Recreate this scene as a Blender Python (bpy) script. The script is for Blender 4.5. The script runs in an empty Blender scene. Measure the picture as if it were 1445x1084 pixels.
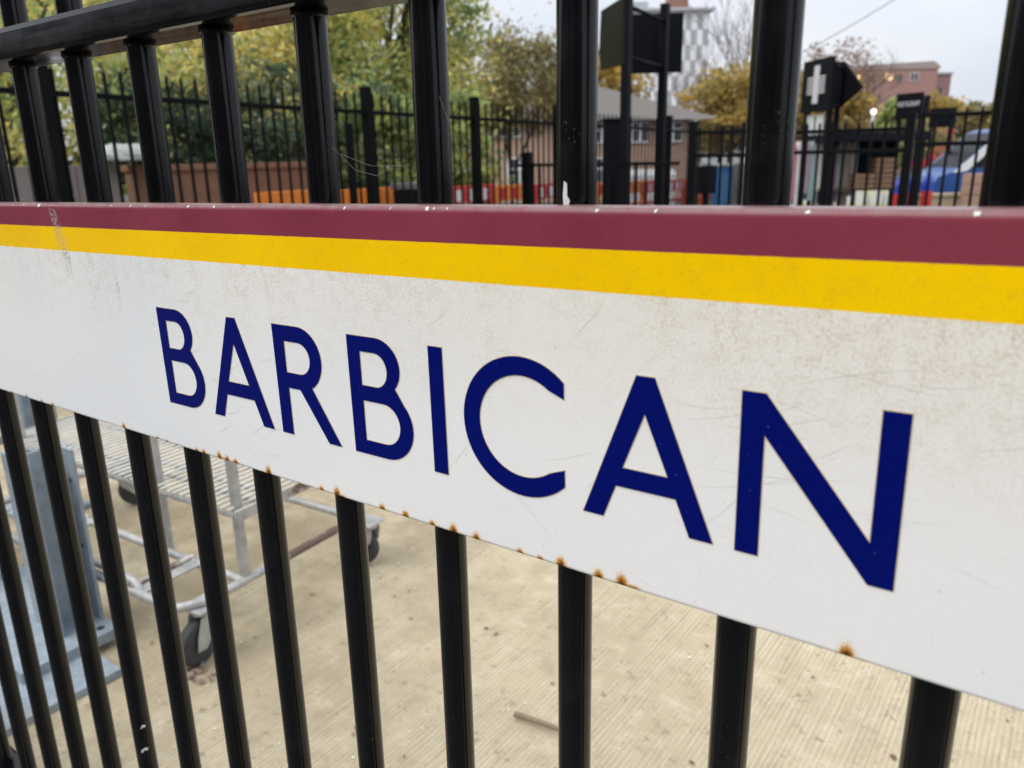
import bpy, bmesh, math, random
import numpy as np
from mathutils import Vector, Matrix, Euler
random.seed(7); rng = np.random.default_rng(11)
PI = math.pi
scene = bpy.context.scene
col = scene.collection

# ------------------------------------------------------------------ camera, sky, sun, exposure
YAW, PITCH, ROLL = 0.631134, -0.280900, 0.019691
EYE = 1.25
Rz = Matrix.Rotation(YAW, 3, 'Z'); Rx = Matrix.Rotation(PITCH, 3, 'X'); Ry = Matrix.Rotation(ROLL, 3, 'Y')
Rm = Rz @ Rx @ Ry
cd = bpy.data.cameras.new('camera'); cam = bpy.data.objects.new('camera', cd); col.objects.link(cam)
rt, fw, up = Rm @ Vector((1, 0, 0)), Rm @ Vector((0, 1, 0)), Rm @ Vector((0, 0, 1))
M = Matrix((rt, up, -fw)).transposed().to_4x4(); M.translation = (0, 0, EYE)
cam.matrix_world = M
cd.sensor_fit = 'HORIZONTAL'; cd.sensor_width = 36; cd.lens = 27.577
cd.clip_start = 0.02; cd.clip_end = 2000
cd.dof.use_dof = True; cd.dof.focus_distance = 0.66; cd.dof.aperture_fstop = 8.4
scene.camera = cam

SUN_EL, SUN_AZ = math.radians(54), math.radians(200)      # azimuth measured from +Y towards +X: behind the camera, to its left
world = bpy.data.worlds.new('World'); scene.world = world; world.use_nodes = True
wn = world.node_tree; wn.nodes.clear()
def wnode(t, **k):
    n = wn.nodes.new(t)
    for a, b in k.items(): setattr(n, a, b)
    return n
sky = wnode('ShaderNodeTexSky', sky_type='NISHITA', sun_disc=False, sun_elevation=SUN_EL, sun_rotation=SUN_AZ,
            air_density=1.0, dust_density=3.0, ozone_density=1.0)
wtc = wnode('ShaderNodeTexCoord')
wmp = wnode('ShaderNodeMapping'); wmp.inputs['Scale'].default_value = (1.0, 1.0, 3.2)
wno = wnode('ShaderNodeTexNoise'); wno.inputs['Scale'].default_value = 2.6; wno.inputs['Detail'].default_value = 6; wno.inputs['Roughness'].default_value = .55
wrp = wnode('ShaderNodeValToRGB')
wrp.color_ramp.elements[0].position = .34; wrp.color_ramp.elements[0].color = (5.3, 5.65, 6.4, 1)
wrp.color_ramp.elements[1].position = .66; wrp.color_ramp.elements[1].color = (6.5, 6.65, 6.95, 1)
wmx = wnode('ShaderNodeMixRGB'); wmx.inputs[0].default_value = .93
wbg = wnode('ShaderNodeBackground'); wbg.inputs['Strength'].default_value = .082
wout = wnode('ShaderNodeOutputWorld')
wn.links.new(wtc.outputs['Generated'], wmp.inputs[0]); wn.links.new(wmp.outputs[0], wno.inputs['Vector'])
wn.links.new(wno.outputs['Fac'], wrp.inputs[0])
wn.links.new(sky.outputs[0], wmx.inputs[1]); wn.links.new(wrp.outputs[0], wmx.inputs[2])
wsx = wnode('ShaderNodeSeparateXYZ'); wn.links.new(wtc.outputs['Generated'], wsx.inputs[0])
wel = wnode('ShaderNodeMapRange'); wel.inputs[1].default_value = 0; wel.inputs[2].default_value = 1; wel.inputs[3].default_value = 1.0; wel.inputs[4].default_value = 2.1
wn.links.new(wsx.outputs[2], wel.inputs[0])
wml = wnode('ShaderNodeVectorMath', operation='SCALE'); wn.links.new(wmx.outputs[0], wml.inputs[0]); wn.links.new(wel.outputs[0], wml.inputs['Scale'])
wn.links.new(wml.outputs[0], wbg.inputs[0]); wn.links.new(wbg.outputs[0], wout.inputs[0])

sl = bpy.data.lights.new('sun', 'SUN'); so = bpy.data.objects.new('sun', sl); col.objects.link(so)
sl.energy = 1.5; sl.angle = math.radians(48); sl.color = (1, .96, .9)
sdir = Vector((math.sin(SUN_AZ) * math.cos(SUN_EL), math.cos(SUN_AZ) * math.cos(SUN_EL), math.sin(SUN_EL)))
so.rotation_euler = sdir.to_track_quat('Z', 'Y').to_euler()

vs = scene.view_settings
vs.view_transform = 'Standard'; vs.look = 'None'; vs.gamma = 1; vs.use_curve_mapping = False; vs.exposure = 0.68

# ------------------------------------------------------------------ helpers
class N:                                                     # a small wrapper for building node materials
    def __init__(s, name):
        s.m = bpy.data.materials.new(name); s.m.use_nodes = True; s.t = s.m.node_tree; s.t.nodes.clear()
        s.out = s.t.nodes.new('ShaderNodeOutputMaterial'); s.b = s.t.nodes.new('ShaderNodeBsdfPrincipled')
        s.t.links.new(s.b.outputs[0], s.out.inputs[0]); s._tc = None
    def put(s, sock, v):
        if hasattr(v, 'is_output'): s.t.links.new(v, sock)
        elif isinstance(v, (tuple, list)) and len(v) == 3 and sock.type == 'RGBA': sock.default_value = (*v, 1)
        else: sock.default_value = v
    def set(s, **k):
        nm = dict(color='Base Color', rough='Roughness', metal='Metallic', spec='Specular IOR Level', normal='Normal',
                  emit='Emission Color', emits='Emission Strength', coat='Coat Weight', trans='Transmission Weight', coatr='Coat Roughness')
        for a, v in k.items(): s.put(s.b.inputs[nm[a]], v)
        return s
    def coord(s, which='Object'):
        if s._tc is None: s._tc = s.t.nodes.new('ShaderNodeTexCoord')
        return s._tc.outputs[which]
    def mapping(s, scale=(1, 1, 1), rot=(0, 0, 0), src=None):
        n = s.t.nodes.new('ShaderNodeMapping'); n.inputs['Scale'].default_value = scale; n.inputs['Rotation'].default_value = rot
        s.t.links.new(src or s.coord(), n.inputs[0]); return n.outputs[0]
    def noise(s, scale=5, detail=3, rough=.55, vec=None, dist=0):
        n = s.t.nodes.new('ShaderNodeTexNoise'); n.inputs['Scale'].default_value = scale; n.inputs['Detail'].default_value = detail
        n.inputs['Roughness'].default_value = rough; n.inputs['Distortion'].default_value = dist
        s.t.links.new(vec or s.coord(), n.inputs['Vector']); return n.outputs['Fac']
    def voronoi(s, scale=5, vec=None, out='Distance'):
        n = s.t.nodes.new('ShaderNodeTexVoronoi'); n.inputs['Scale'].default_value = scale
        s.t.links.new(vec or s.coord(), n.inputs['Vector']); return n.outputs[out]
    def brick(s, c1, c2, mortar, scale=1, vec=None):
        n = s.t.nodes.new('ShaderNodeTexBrick'); n.inputs['Scale'].default_value = scale
        for i, c in ((1, c1), (2, c2), (3, mortar)): n.inputs[i].default_value = (*c, 1)
        n.inputs['Mortar Size'].default_value = .012; n.inputs['Brick Width'].default_value = .225; n.inputs['Row Height'].default_value = .075
        s.t.links.new(vec or s.coord(), n.inputs['Vector']); return n.outputs['Color']
    def ramp(s, f, a, b):                                    # smooth 0..1 between a and b
        n = s.t.nodes.new('ShaderNodeMapRange'); n.interpolation_type = 'SMOOTHSTEP'
        s.put(n.inputs[0], f); n.inputs[1].default_value = a; n.inputs[2].default_value = b; return n.outputs[0]
    def lin(s, f, a, b, c, d):
        n = s.t.nodes.new('ShaderNodeMapRange'); s.put(n.inputs[0], f)
        for i, v in ((1, a), (2, b), (3, c), (4, d)): n.inputs[i].default_value = v
        return n.outputs[0]
    def math(s, op, a, b=0.0):
        n = s.t.nodes.new('ShaderNodeMath'); n.operation = op; s.put(n.inputs[0], a); s.put(n.inputs[1], b); return n.outputs[0]
    def mix(s, f, a, b):
        n = s.t.nodes.new('ShaderNodeMixRGB'); s.put(n.inputs[0], f); s.put(n.inputs[1], a); s.put(n.inputs[2], b); return n.outputs[0]
    def attr(s, name, out='Fac'):
        n = s.t.nodes.new('ShaderNodeAttribute'); n.attribute_name = name; return n.outputs[out]
    def xyz(s, i, src=None):
        n = s.t.nodes.new('ShaderNodeSeparateXYZ'); s.t.links.new(src or s.coord(), n.inputs[0]); return n.outputs[i]
    def bump(s, h, strength=.3, dist=.002):
        n = s.t.nodes.new('ShaderNodeBump'); n.inputs['Strength'].default_value = strength; n.inputs['Distance'].default_value = dist
        s.put(n.inputs['Height'], h); return n.outputs[0]
    def rand(s):
        return s.t.nodes.new('ShaderNodeObjectInfo').outputs['Random']

class MB:                                                    # collects shapes, then links them as ONE mesh object
    def __init__(s): s.bm = bmesh.new()
    def box(s, c, d, rot=None, bev=0):
        r = bmesh.ops.create_cube(s.bm, size=1); v = r['verts']
        bmesh.ops.scale(s.bm, vec=d, verts=v)
        if bev:
            es = list({e for q in v for e in q.link_edges})
            g = bmesh.ops.bevel(s.bm, geom=es, offset=bev, segments=2, affect='EDGES', profile=.7); v = list({q for f in g['faces'] for q in f.verts} | {q for q in v if q.is_valid})
        if rot: bmesh.ops.rotate(s.bm, cent=(0, 0, 0), matrix=Euler(rot).to_matrix(), verts=v)
        bmesh.ops.translate(s.bm, vec=c, verts=v); return s
    def tube(s, pts, r, seg=10, caps=True):
        pts = [Vector(p) for p in pts]; rings = []; n = len(pts)
        rr = r if isinstance(r, (list, tuple)) else [r] * n
        t0 = (pts[1] - pts[0]).normalized(); ref = Vector((0, 0, 1)) if abs(t0.z) < .9 else Vector((1, 0, 0))
        u = t0.cross(ref).normalized()
        for i, p in enumerate(pts):
            t = ((pts[i + 1] if i < n - 1 else p) - (pts[i - 1] if i else p)).normalized()
            u = (u - t * u.dot(t)).normalized(); w = t.cross(u)
            rings.append([s.bm.verts.new(p + (u * math.cos(a) + w * math.sin(a)) * rr[i]) for a in (2 * PI * k / seg for k in range(seg))])
        for a, b in zip(rings, rings[1:]):
            for k in range(seg):
                f = s.bm.faces.new((a[k], a[(k + 1) % seg], b[(k + 1) % seg], b[k])); f.smooth = seg > 5
        if caps: s.bm.faces.new(rings[0][::-1]); s.bm.faces.new(rings[-1])
        return s
    def lathe(s, prof, seg=24, c=(0, 0, 0), axis='Z'):
        rings = []
        for r, z in prof:
            ring = []
            for k in range(seg):
                a = 2 * PI * k / seg
                p = (r * math.cos(a), r * math.sin(a), z) if axis == 'Z' else ((z, r * math.cos(a), r * math.sin(a)) if axis == 'X' else (r * math.cos(a), z, r * math.sin(a)))
                ring.append(s.bm.verts.new(Vector(p) + Vector(c)))
            rings.append(ring)
        for a, b in zip(rings, rings[1:]):
            for k in range(seg):
                f = s.bm.faces.new((a[k], a[(k + 1) % seg], b[(k + 1) % seg], b[k])); f.smooth = True
        if prof[0][0] > 1e-6: s.bm.faces.new(rings[0][::-1])
        if prof[-1][0] > 1e-6: s.bm.faces.new(rings[-1])
        return s
    def prism(s, poly, h, c=(0, 0, 0), mat=None):            # polygon in local XZ, thickness h along local +Y
        mat = mat or Matrix.Identity(3); c = Vector(c)
        a = [s.bm.verts.new(c + mat @ Vector((x, 0, z))) for x, z in poly]; b = [s.bm.verts.new(c + mat @ Vector((x, h, z))) for x, z in poly]
        s.bm.faces.new(a); s.bm.faces.new(b[::-1]); n = len(poly)
        for i in range(n): s.bm.faces.new((a[i], b[i], b[(i + 1) % n], a[(i + 1) % n]))
        return s
    def poly(s, pts):
        s.bm.faces.new([s.bm.verts.new(p) for p in pts]); return s
    def build(s, name, mat, parent=None, loc=(0, 0, 0), rotz=0):
        bmesh.ops.recalc_face_normals(s.bm, faces=s.bm.faces)
        for e in s.bm.edges:
            if len(e.link_faces) == 2 and e.calc_face_angle(0) > .75: e.smooth = False
        me = bpy.data.meshes.new(name); s.bm.to_mesh(me); s.bm.free(); me.materials.append(mat)
        return link(name, me, parent, loc, rotz)
def link(name, me, parent=None, loc=(0, 0, 0), rotz=0):
    o = bpy.data.objects.new(name, me); col.objects.link(o); o.location = loc; o.rotation_euler = (0, 0, rotz)
    if parent: o.parent = parent
    return o
def tag(o, label, cat, group=None):
    o['label'] = label; o['category'] = cat
    if group: o['group'] = group
    return o
def thing(name, label, cat, loc=(0, 0, 0), rotz=0, group=None):
    return tag(link(name, None, None, loc, rotz), label, cat, group)
def structure(o): o['kind'] = 'structure'; return o
def stuff(o): o['kind'] = 'stuff'; return o
def dup(root, loc, rotz, label, group=None):
    r = root.copy(); col.objects.link(r); r.location = loc; r.rotation_euler = (0, 0, rotz); r['label'] = label
    if group: r['group'] = group
    for ch in list(root.children):
        c = ch.copy(); col.objects.link(c); c.parent = r
        for g in ch.children:
            d = g.copy(); col.objects.link(d); d.parent = c
    return r
def gz(y): return -.01 * max(y, 0)                           # the yard falls slightly away from the front fence

# ------------------------------------------------------------------ materials
def plain(name, c, rough=.5, metal=0, var=.15, scale=8, spec=.5, bump=0):
    n = N(name); f = n.noise(scale, 4)
    n.set(color=n.mix(f, tuple(x * (1 - var) for x in c), tuple(min(1, x * (1 + var)) for x in c)), rough=n.lin(f, 0, 1, max(rough - .08, .03), rough + .08), metal=metal, spec=spec)
    if bump: n.set(normal=n.bump(n.noise(scale * 6, 3), bump, .004))
    return n.m
def mat_black_gloss(name, stretch):
    n = N(name)
    streak = n.noise(1, 4, .65, n.mapping(stretch)); dust = n.noise(18, 4, .65)
    sp = n.ramp(n.noise(420, 2), .66, .72)
    c = n.mix(n.ramp(streak, .35, .75), (.0016, .0018, .0024), (.005, .0055, .007))
    c = n.mix(n.math('MULTIPLY', n.ramp(dust, .5, .75), .35), c, (.016, .016, .017))
    c = n.mix(n.math('MULTIPLY', sp, n.ramp(n.noise(25, 2), .60, .70)), c, (.07, .07, .07))
    n.set(color=c, rough=n.lin(n.math('ADD', streak, n.math('MULTIPLY', dust, .6)), .5, 1.1, .07, .24), spec=.34)
    n.set(normal=n.bump(n.math('ADD', n.noise(30, 3), n.math('MULTIPLY', streak, .22)), .10, .0012))
    return n.m
BLACK = mat_black_gloss('black_gloss_paint', (330, 330, 2.2)); BLACK_RAIL = mat_black_gloss('black_gloss_rail_paint', (6, 120, 120))
BLACK_FAR = plain('black_fence_paint', (.0035, .004, .005), .5, 0, .3, 6, .07)
def mat_concrete():
    n = N('tamped_concrete')
    wv = n.t.nodes.new('ShaderNodeTexWave'); wv.wave_type = 'BANDS'; wv.bands_direction = 'X'; wv.wave_profile = 'SIN'   # comb lines running along Y
    for a_, b_ in (('Scale', 26.0), ('Distortion', 2.2), ('Detail', 2.0), ('Detail Scale', 1.2)): wv.inputs[a_].default_value = b_
    n.t.links.new(n.mapping((1, .22, 1)), wv.inputs['Vector']); comb = wv.outputs['Fac']
    g2 = n.noise(1, 2, .5, n.mapping((400, 1.3, 1)))
    big = n.noise(1.6, 5, .6); mid = n.noise(15, 6, .72); fine = n.noise(240, 3, .75); dirt = n.noise(34, 5, .7); brk = n.noise(7, 5, .7); grit = n.noise(480, 2, .6)
    c = n.mix(n.math('MULTIPLY', n.ramp(comb, .15, .85), n.lin(brk, .35, .65, .25, 1)), (.45, .38, .255), (.58, .505, .36))
    c = n.mix(n.math('MULTIPLY', n.ramp(big, .38, .68), .55), c, (.385, .32, .215))
    c = n.mix(n.math('MULTIPLY', n.ramp(mid, .52, .66), .5), c, (.60, .535, .40))
    c = n.mix(n.math('MULTIPLY', n.ramp(mid, .48, .34), .5), c, (.335, .275, .18))
    ridge = n.math('MULTIPLY', n.ramp(g2, .57, .66), n.ramp(brk, .38, .6)); groove = n.math('MULTIPLY', n.ramp(g2, .43, .35), n.ramp(brk, .40, .55))
    c = n.mix(n.math('MULTIPLY', ridge, .35), c, (.68, .63, .48)); c = n.mix(n.math('MULTIPLY', groove, .40), c, (.225, .18, .11))
    c = n.mix(n.math('MULTIPLY', n.ramp(dirt, .58, .70), .6), c, (.17, .135, .09))
    c = n.mix(n.math('MULTIPLY', n.ramp(fine, .54, .68), .5), c, (.25, .205, .135)); c = n.mix(n.math('MULTIPLY', n.ramp(grit, .60, .72), .5), c, (.70, .64, .52))
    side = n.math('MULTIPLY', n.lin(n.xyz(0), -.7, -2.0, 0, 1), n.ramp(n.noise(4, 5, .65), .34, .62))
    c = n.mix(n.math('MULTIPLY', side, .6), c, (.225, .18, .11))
    c = n.mix(n.math('MULTIPLY', n.ramp(n.voronoi(34), .10, .03), .5), c, (.68, .64, .55))
    n.set(color=c, rough=.9, spec=.2, normal=n.bump(n.math('ADD', n.math('ADD', n.math('MULTIPLY', ridge, .6), n.math('MULTIPLY', groove, -.8)), n.math('MULTIPLY', fine, .8)), .5, .004))
    return n.m
CONCRETE = mat_concrete()
ASPHALT = plain('asphalt', (.07, .068, .066), .9, 0, .35, 14, .3, .3)
PAVING = plain('dark_tarmac_paving', (.085, .083, .08), .85, 0, .15, 9, .3, .2)
SOIL = plain('leafy_soil', (.10, .075, .05), .95, 0, .5, 20, .2, .5)
def mat_galv(name, a, b, rough=.42, metal=.65):
    n = N(name); f = n.noise(30, 4, .6); v = 0
    c = n.mix(n.ramp(f, .3, .7), a, b); c = n.mix(n.math('MULTIPLY', n.ramp(n.voronoi(70), .2, .5), .25), c, b)
    n.set(color=n.mix(n.math('MULTIPLY', n.ramp(n.noise(8, 4), .62, .72), .5), c, (.32, .29, .25)), rough=n.lin(f, .2, .8, rough, rough + .2), metal=metal); return n.m
GALV = mat_galv('galvanised_steel', (.30, .31, .305), (.48, .48, .465), .45, .4)
GALV_BLUE = mat_galv('blue_grey_galvanised_plate', (.21, .26, .305), (.31, .365, .41), .5, .25)
def mat_rusty():
    n = N('rust_stained_steel'); f = n.noise(9, 4, .6)
    n.set(color=n.mix(n.ramp(f, .42, .55), (.55, .54, .5), (.16, .11, .085)), rough=.65, metal=.35); return n.m
RUSTY = mat_rusty()
RUBBER = plain('grey_rubber', (.035, .035, .037), .7, 0, .3, 20)

# ------------------------------------------------------------------ ground
def sheet(name, x0, x1, ys, mat, z, kind='structure'):
    bm = MB()
    for a, b in zip(ys, ys[1:]):
        bm.poly([(x0, a, gz(a) + z), (x1, a, gz(a) + z), (x1, b, gz(b) + z), (x0, b, gz(b) + z)])
    bmesh.ops.remove_doubles(bm.bm, verts=bm.bm.verts, dist=1e-5)
    o = bm.build(name, mat); o['kind'] = kind; return o
sheet('ground', -400, 400, [-300, 0, 500], ASPHALT, -.05)
sheet('concrete_yard', -5.75, 6, [.25, 8.4], CONCRETE, 0)
sheet('pavement', -30, 12, [-9, .249], PAVING, 0)
sheet('soil_border', -8.8, -5.752, [1.0, 12.0], SOIL, -.01)

# ------------------------------------------------------------------ front fence
D, X0, SP, BR = .42472, -.25837, .115, .01228
ff = thing('metal_fence', 'glossy black metal railing with round bars, holding the station name sign', 'fence', (0, D, 0))
def rbar(r, h, seg=28, z0=0):
    return MB().lathe([(r, z0), (r, z0 + .01), (r, h - .01), (r, h)], seg)
bar_me = rbar(BR, 1.72, 32, .06).build('bar', BLACK, ff)
collar0 = MB().lathe([(BR, 0), (BR + .0016, .001), (BR + .0016, .0045), (BR, .0065)], 32).build('weld_collar', BLACK, ff)
tweak = {1: .0022, 2: -.0022}
first = True
for k in range(-14, 5):
    x = X0 + k * SP + tweak.get(k, 0)
    if first: b, c = bar_me, collar0; first = False
    else:
        b = bar_me.copy(); c = collar0.copy(); col.objects.link(b); col.objects.link(c); b.parent = ff; c.parent = ff
    b.location = (x, 0, 0); b.rotation_euler = (0, 0, random.uniform(0, 6)); c.location = (x, 0, EYE + .1015)
MB().box((-.75, .002, EYE + .122), (2.9, .054, .031), bev=.0055).build('rail', BLACK_RAIL, ff)
MB().box((-.75, .002, .14), (2.9, .054, .031), bev=.0055).build('rail', BLACK_RAIL, ff)
MB().box((-1.66, .0, .86), (.08, .08, 1.72), bev=.004).build('post', BLACK, ff)
MB().box((.72, .0, .86), (.08, .08, 1.72), bev=.004).build('post', BLACK, ff)
# paint splash and scuffs on the bars (thin irregular patches wrapped on the round surface)
WHITE_PAINT = plain('dried_white_paint', (.60, .62, .62), .7, 0, .2, 300)
def bar_patch(xb, outline, ang0, z0, mat, name):
    bm = MB(); r = BR + .0004
    pts = [(xb + r * math.sin(ang0 + a), -r * math.cos(ang0 + a), z0 + z) for a, z in outline]
    cx = Vector((0, 0, 0))
    for p in pts: cx += Vector(p)
    cx /= len(pts); cv = bm.bm.verts.new((xb + r * math.sin(ang0), -r * math.cos(ang0), z0 + sum(z for a, z in outline) / len(outline)))
    vs_ = [bm.bm.verts.new(p) for p in pts]
    for i in range(len(vs_)): bm.bm.faces.new((cv, vs_[i], vs_[(i + 1) % len(vs_)]))
    return bm.build(name, mat, ff)
bar_patch(X0, [(-.16, -.013), (.2, -.013), (.27, -.006), (.16, -.004), (.27, .001), (.13, .004), (.12, .011), (-.05, .0125), (-.12, .004), (-.06, -.004)], -.05, EYE - .0265, WHITE_PAINT, 'paint_splash')
for ang, zz, w in ((1.10, .335, .26), (1.28, .371, .20), (.8, .333, .10)):
    bar_patch(X0 - 6 * SP, [(-w * 1.4, -.003), (-w * .2, -.001), (w, -.0025), (w * 1.3, .001), (w * .2, .003), (-w * .8, .0015)], ang, zz + .15, WHITE_PAINT, 'paint_scuff')

# ------------------------------------------------------------------ the station sign
SA = .013665; YS = D - .0345
sign = thing('station_sign', 'long white enamel station name sign with maroon and yellow bands, rust along its lower edge', 'sign', (0, YS, EYE))
sign.rotation_euler = (0, -math.atan(SA), 0)
XL, XR, ZT, ZB = -1.26, .325, -.0243, -.2556
rust_x = [-1.06, -1.019, -.980, -.952, -.795, -.731, -.7144, -.6632, -.6516, -.6268, -.6147, -.6018, -.5546, -.4857, -.4667, -.4157, -.3908, -.3642, -.3436, -.3225, -.2847, -.2683, -.2519, -.2235, -.2071, -.074]
rust_s = [1.12 * q_ for q_ in [.5, .8, .7, .8, 1.1, .6, .5, .7, .8, 1.2, 1.0, .9, 1.3, .8, 1.3, .9, 1.0, .8, 1.2, 1.0, .7, .6, 1.2, 1.1, 1.4, 1.3]]
chip_px = [(-.955, .8), (-.93, .8), (-.895, 2.2), (-.873, .8), (-.80, .6), (-.75, .8), (-.715, 1), (-.69, .7), (-.623, 1.2), (-.586, 1.1), (-.56, .6), (-.43, 1.0), (-.385, .8), (-.352, 1.5), (-.346, .8), (-.335, .8), (-.225, 1.0), (-.189, 1.0), (-.11, 1.0), (-.04, 1.2), (.03, .9)]
def build_panel():
    prof = []                                                # (y, z) from the back of the bottom flange, round the front, to the back of the top flange
    rb, rtp = .0022, .0042
    prof += [(.021, ZB), (rb, ZB)]
    for k in range(1, 4):
        a = k / 4 * PI / 2; prof.append((rb - rb * math.sin(a), ZB + rb - rb * math.cos(a)))
    z = ZB + rb
    for dz in (0, .0012, .0024, .0036, .005, .0065, .008, .010, .0125, .016, .022, .035, .06, .09, .12, .15, .175, .2, .212, .218, .222):
        prof.append((0, z + dz))
    prof = [p for p in prof if p[1] < ZT - rtp - .0005]
    for k in range(0, 7):
        a = k / 6 * PI / 2; prof.append((rtp - rtp * math.cos(a), ZT - rtp + rtp * math.sin(a)))
    prof += [(.009, ZT), (.015, ZT), (.021, ZT)]
    P = np.array(prof); nx = int((XR - XL) / .0011); xs = np.linspace(XL, XR, nx + 1); m = len(P)
    V = np.zeros((nx + 1, m, 3)); V[:, :, 0] = xs[:, None]; V[:, :, 1] = P[None, :, 0]; V[:, :, 2] = P[None, :, 1]
    rust = np.zeros((nx + 1, m)); chip = np.zeros((nx + 1, m)); grime = np.zeros((nx + 1, m))
    X = V[:, :, 0]; Y = V[:, :, 1]; Z = V[:, :, 2]
    for x, s in zip(rust_x, rust_s):
        w = .0040 * (.6 + .4 * s); h = .0058 * s
        rust = np.maximum(rust, np.exp(-((X - x) / w) ** 2 - ((Z - ZB) / h) ** 2))
        rust = np.maximum(rust, .55 * np.exp(-((X - x - .005 * s) / .006) ** 2 - ((Z - ZB) / .0026) ** 2))
    lowf = np.interp(xs, np.linspace(XL, XR, 330), np.clip(rng.normal(-.1, .55, 330), 0, 1))      # thin rust creeping along the lower rim
    rust = np.maximum(rust, (lowf * ((xs > -1.1) & (xs < -.18)))[:, None] * .62 * np.exp(-((Z - ZB) / .0026) ** 2))
    for x, s in ((-.6215, 1.0), (-.606, .9), (-.4665, .8), (-.204, .9), (-.255, .7)):              # broader broken patches
        rust = np.maximum(rust, .8 * np.exp(-((X - x - .004) / (.0075 * s)) ** 4 - ((Z - ZB) / (.0042 * s)) ** 2))
    for x, s in chip_px:
        chip = np.maximum(chip, np.exp(-((X - x) / (.0013 * s)) ** 2 - ((Z - ZT + .0016) / (.0011 * s)) ** 2 - (Y / .0035) ** 2))
    for x, z0, s in ((-.24, -.040, .6), (-.185, -.038, .7), (-.092, -.034, 1.0), (-.145, -.042, .5), (-.3, -.036, .5)):
        pass
    t = -.87 + (ZT - Z) * .33
    grime = np.where((np.abs(X - t) < .007) & (Z > -.082) & (Z < -.030), .8, 0)
    grime = np.maximum(grime, np.where((np.abs(X + .757 + (Z + .11) * .6) < .0035) & (Z > -.118) & (Z < -.090), .5, 0))
    idx = np.arange((nx + 1) * m).reshape(nx + 1, m)
    F = np.stack([idx[:-1, :-1], idx[1:, :-1], idx[1:, 1:], idx[:-1, 1:]], -1).reshape(-1, 4)
    me = bpy.data.meshes.new('panel'); me.from_pydata(V.reshape(-1, 3).tolist(), [], F.tolist()); me.update()
    me.shade_smooth()
    for nm, a in (('rust', rust), ('chip', chip), ('grime', grime)):
        at = me.attributes.new(nm, 'FLOAT', 'POINT'); at.data.foreach_set('value', a.reshape(-1).astype(np.float32))
    return me
def mat_enamel():
    n = N('enamel_sign'); z = n.xyz(2)
    fine = n.noise(520, 3, .7); med = n.noise(90, 4, .65); big = n.noise(7, 4, .6); huge = n.noise(2.2, 2)
    grad = n.lin(z, -.17, -.073, .12, 1.0)
    wet = n.noise(1, 3, .6, n.mapping((26, 1, 3)))
    dirt = n.math('MULTIPLY', n.ramp(n.math('ADD', n.math('MULTIPLY', fine, .65), n.math('MULTIPLY', med, .35)), .42, .66), n.math('MULTIPLY', grad, n.lin(n.math('ADD', big, wet), .7, 1.3, .15, 1.0)))
    white = n.mix(n.ramp(huge, .35, .65), (.73, .755, .77), (.80, .80, .785))
    cream = n.math('MULTIPLY', n.ramp(n.xyz(0), -.75, -.1), n.lin(z, -.19, -.073, 0, 1))
    white = n.mix(n.math('MULTIPLY', cream, .45), white, (.76, .70, .55))
    white = n.mix(n.math('MULTIPLY', dirt, .85), white, (.50, .40, .23))
    spk = n.ramp(n.noise(330, 1), .735, .77)
    white = n.mix(n.math('MULTIPLY', spk, .45), white, (.33, .29, .23))
    yel = n.mix(n.ramp(big, .3, .7), (.86, .515, .0), (.92, .58, .0))
    yel = n.mix(n.math('MULTIPLY', n.ramp(n.math('ADD', n.math('MULTIPLY', fine, .6), n.math('MULTIPLY', med, .4)), .46, .68), .38), yel, (.55, .33, .012))
    mar = n.mix(n.ramp(big, .3, .7), (.185, .029, .050), (.225, .039, .060))
    mar = n.mix(n.math('MULTIPLY', n.ramp(fine, .55, .75), .18), mar, (.30, .12, .12))
    edge = n.math('MULTIPLY', n.math('SUBTRACT', med, .5), .0005)
    ze = n.math('ADD', z, edge)
    c = n.mix(n.math('GREATER_THAN', ze, -.07191), white, yel)
    c = n.mix(n.math('GREATER_THAN', ze, -.04767), c, mar)
    topf = n.math('MULTIPLY', n.ramp(z, ZT - .0046, ZT - .0002), n.lin(med, .3, .7, .35, .85))
    c = n.mix(topf, c, (.25, .215, .205))                       # greyish sheen along the upper edge, painted into the colour
    gr = n.attr('grime'); c = n.mix(n.math('MULTIPLY', gr, n.ramp(n.noise(260, 3), .40, .62)), c, (.33, .31, .28))
    ru = n.attr('rust'); rn = n.math('ADD', ru, n.math('MULTIPLY', n.math('SUBTRACT', n.noise(620, 4, .75), .5), .85))
    ok = n.ramp(ru, .02, .12)
    halo = n.math('MULTIPLY', n.ramp(rn, .10, .70), ok); core = n.math('MULTIPLY', n.ramp(rn, .66, .95), ok); mid_r = n.math('MULTIPLY', n.ramp(rn, .38, .72), ok)
    c = n.mix(n.math('MULTIPLY', halo, .88), c, (.66, .40, .10)); c = n.mix(mid_r, c, (.42, .17, .02)); c = n.mix(core, c, (.075, .028, .012))
    ch = n.attr('chip'); cn = n.math('ADD', ch, n.math('MULTIPLY', n.math('SUBTRACT', n.noise(700, 3, .7), .5), 1.3))
    chm = n.math('MULTIPLY', n.ramp(cn, .42, .55), n.ramp(ch, .03, .1))
    c = n.mix(n.math('MULTIPLY', n.ramp(cn, .2, .4), n.ramp(ch, .03, .1)), c, (.16, .11, .10)); c = n.mix(chm, c, (.70, .68, .64))
    n.set(color=c, rough=n.math('ADD', n.lin(med, .3, .7, .24, .36), n.math('MULTIPLY', halo, .35)), spec=.16)
    n.set(normal=n.bump(n.math('ADD', n.math('MULTIPLY', big, .6), n.math('ADD', n.math('MULTIPLY', fine, .05), n.math('MULTIPLY', core, .5))), .10, .002))
    return n.m
panel = link('panel', build_panel(), sign); panel.data.materials.append(mat_enamel())
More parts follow.
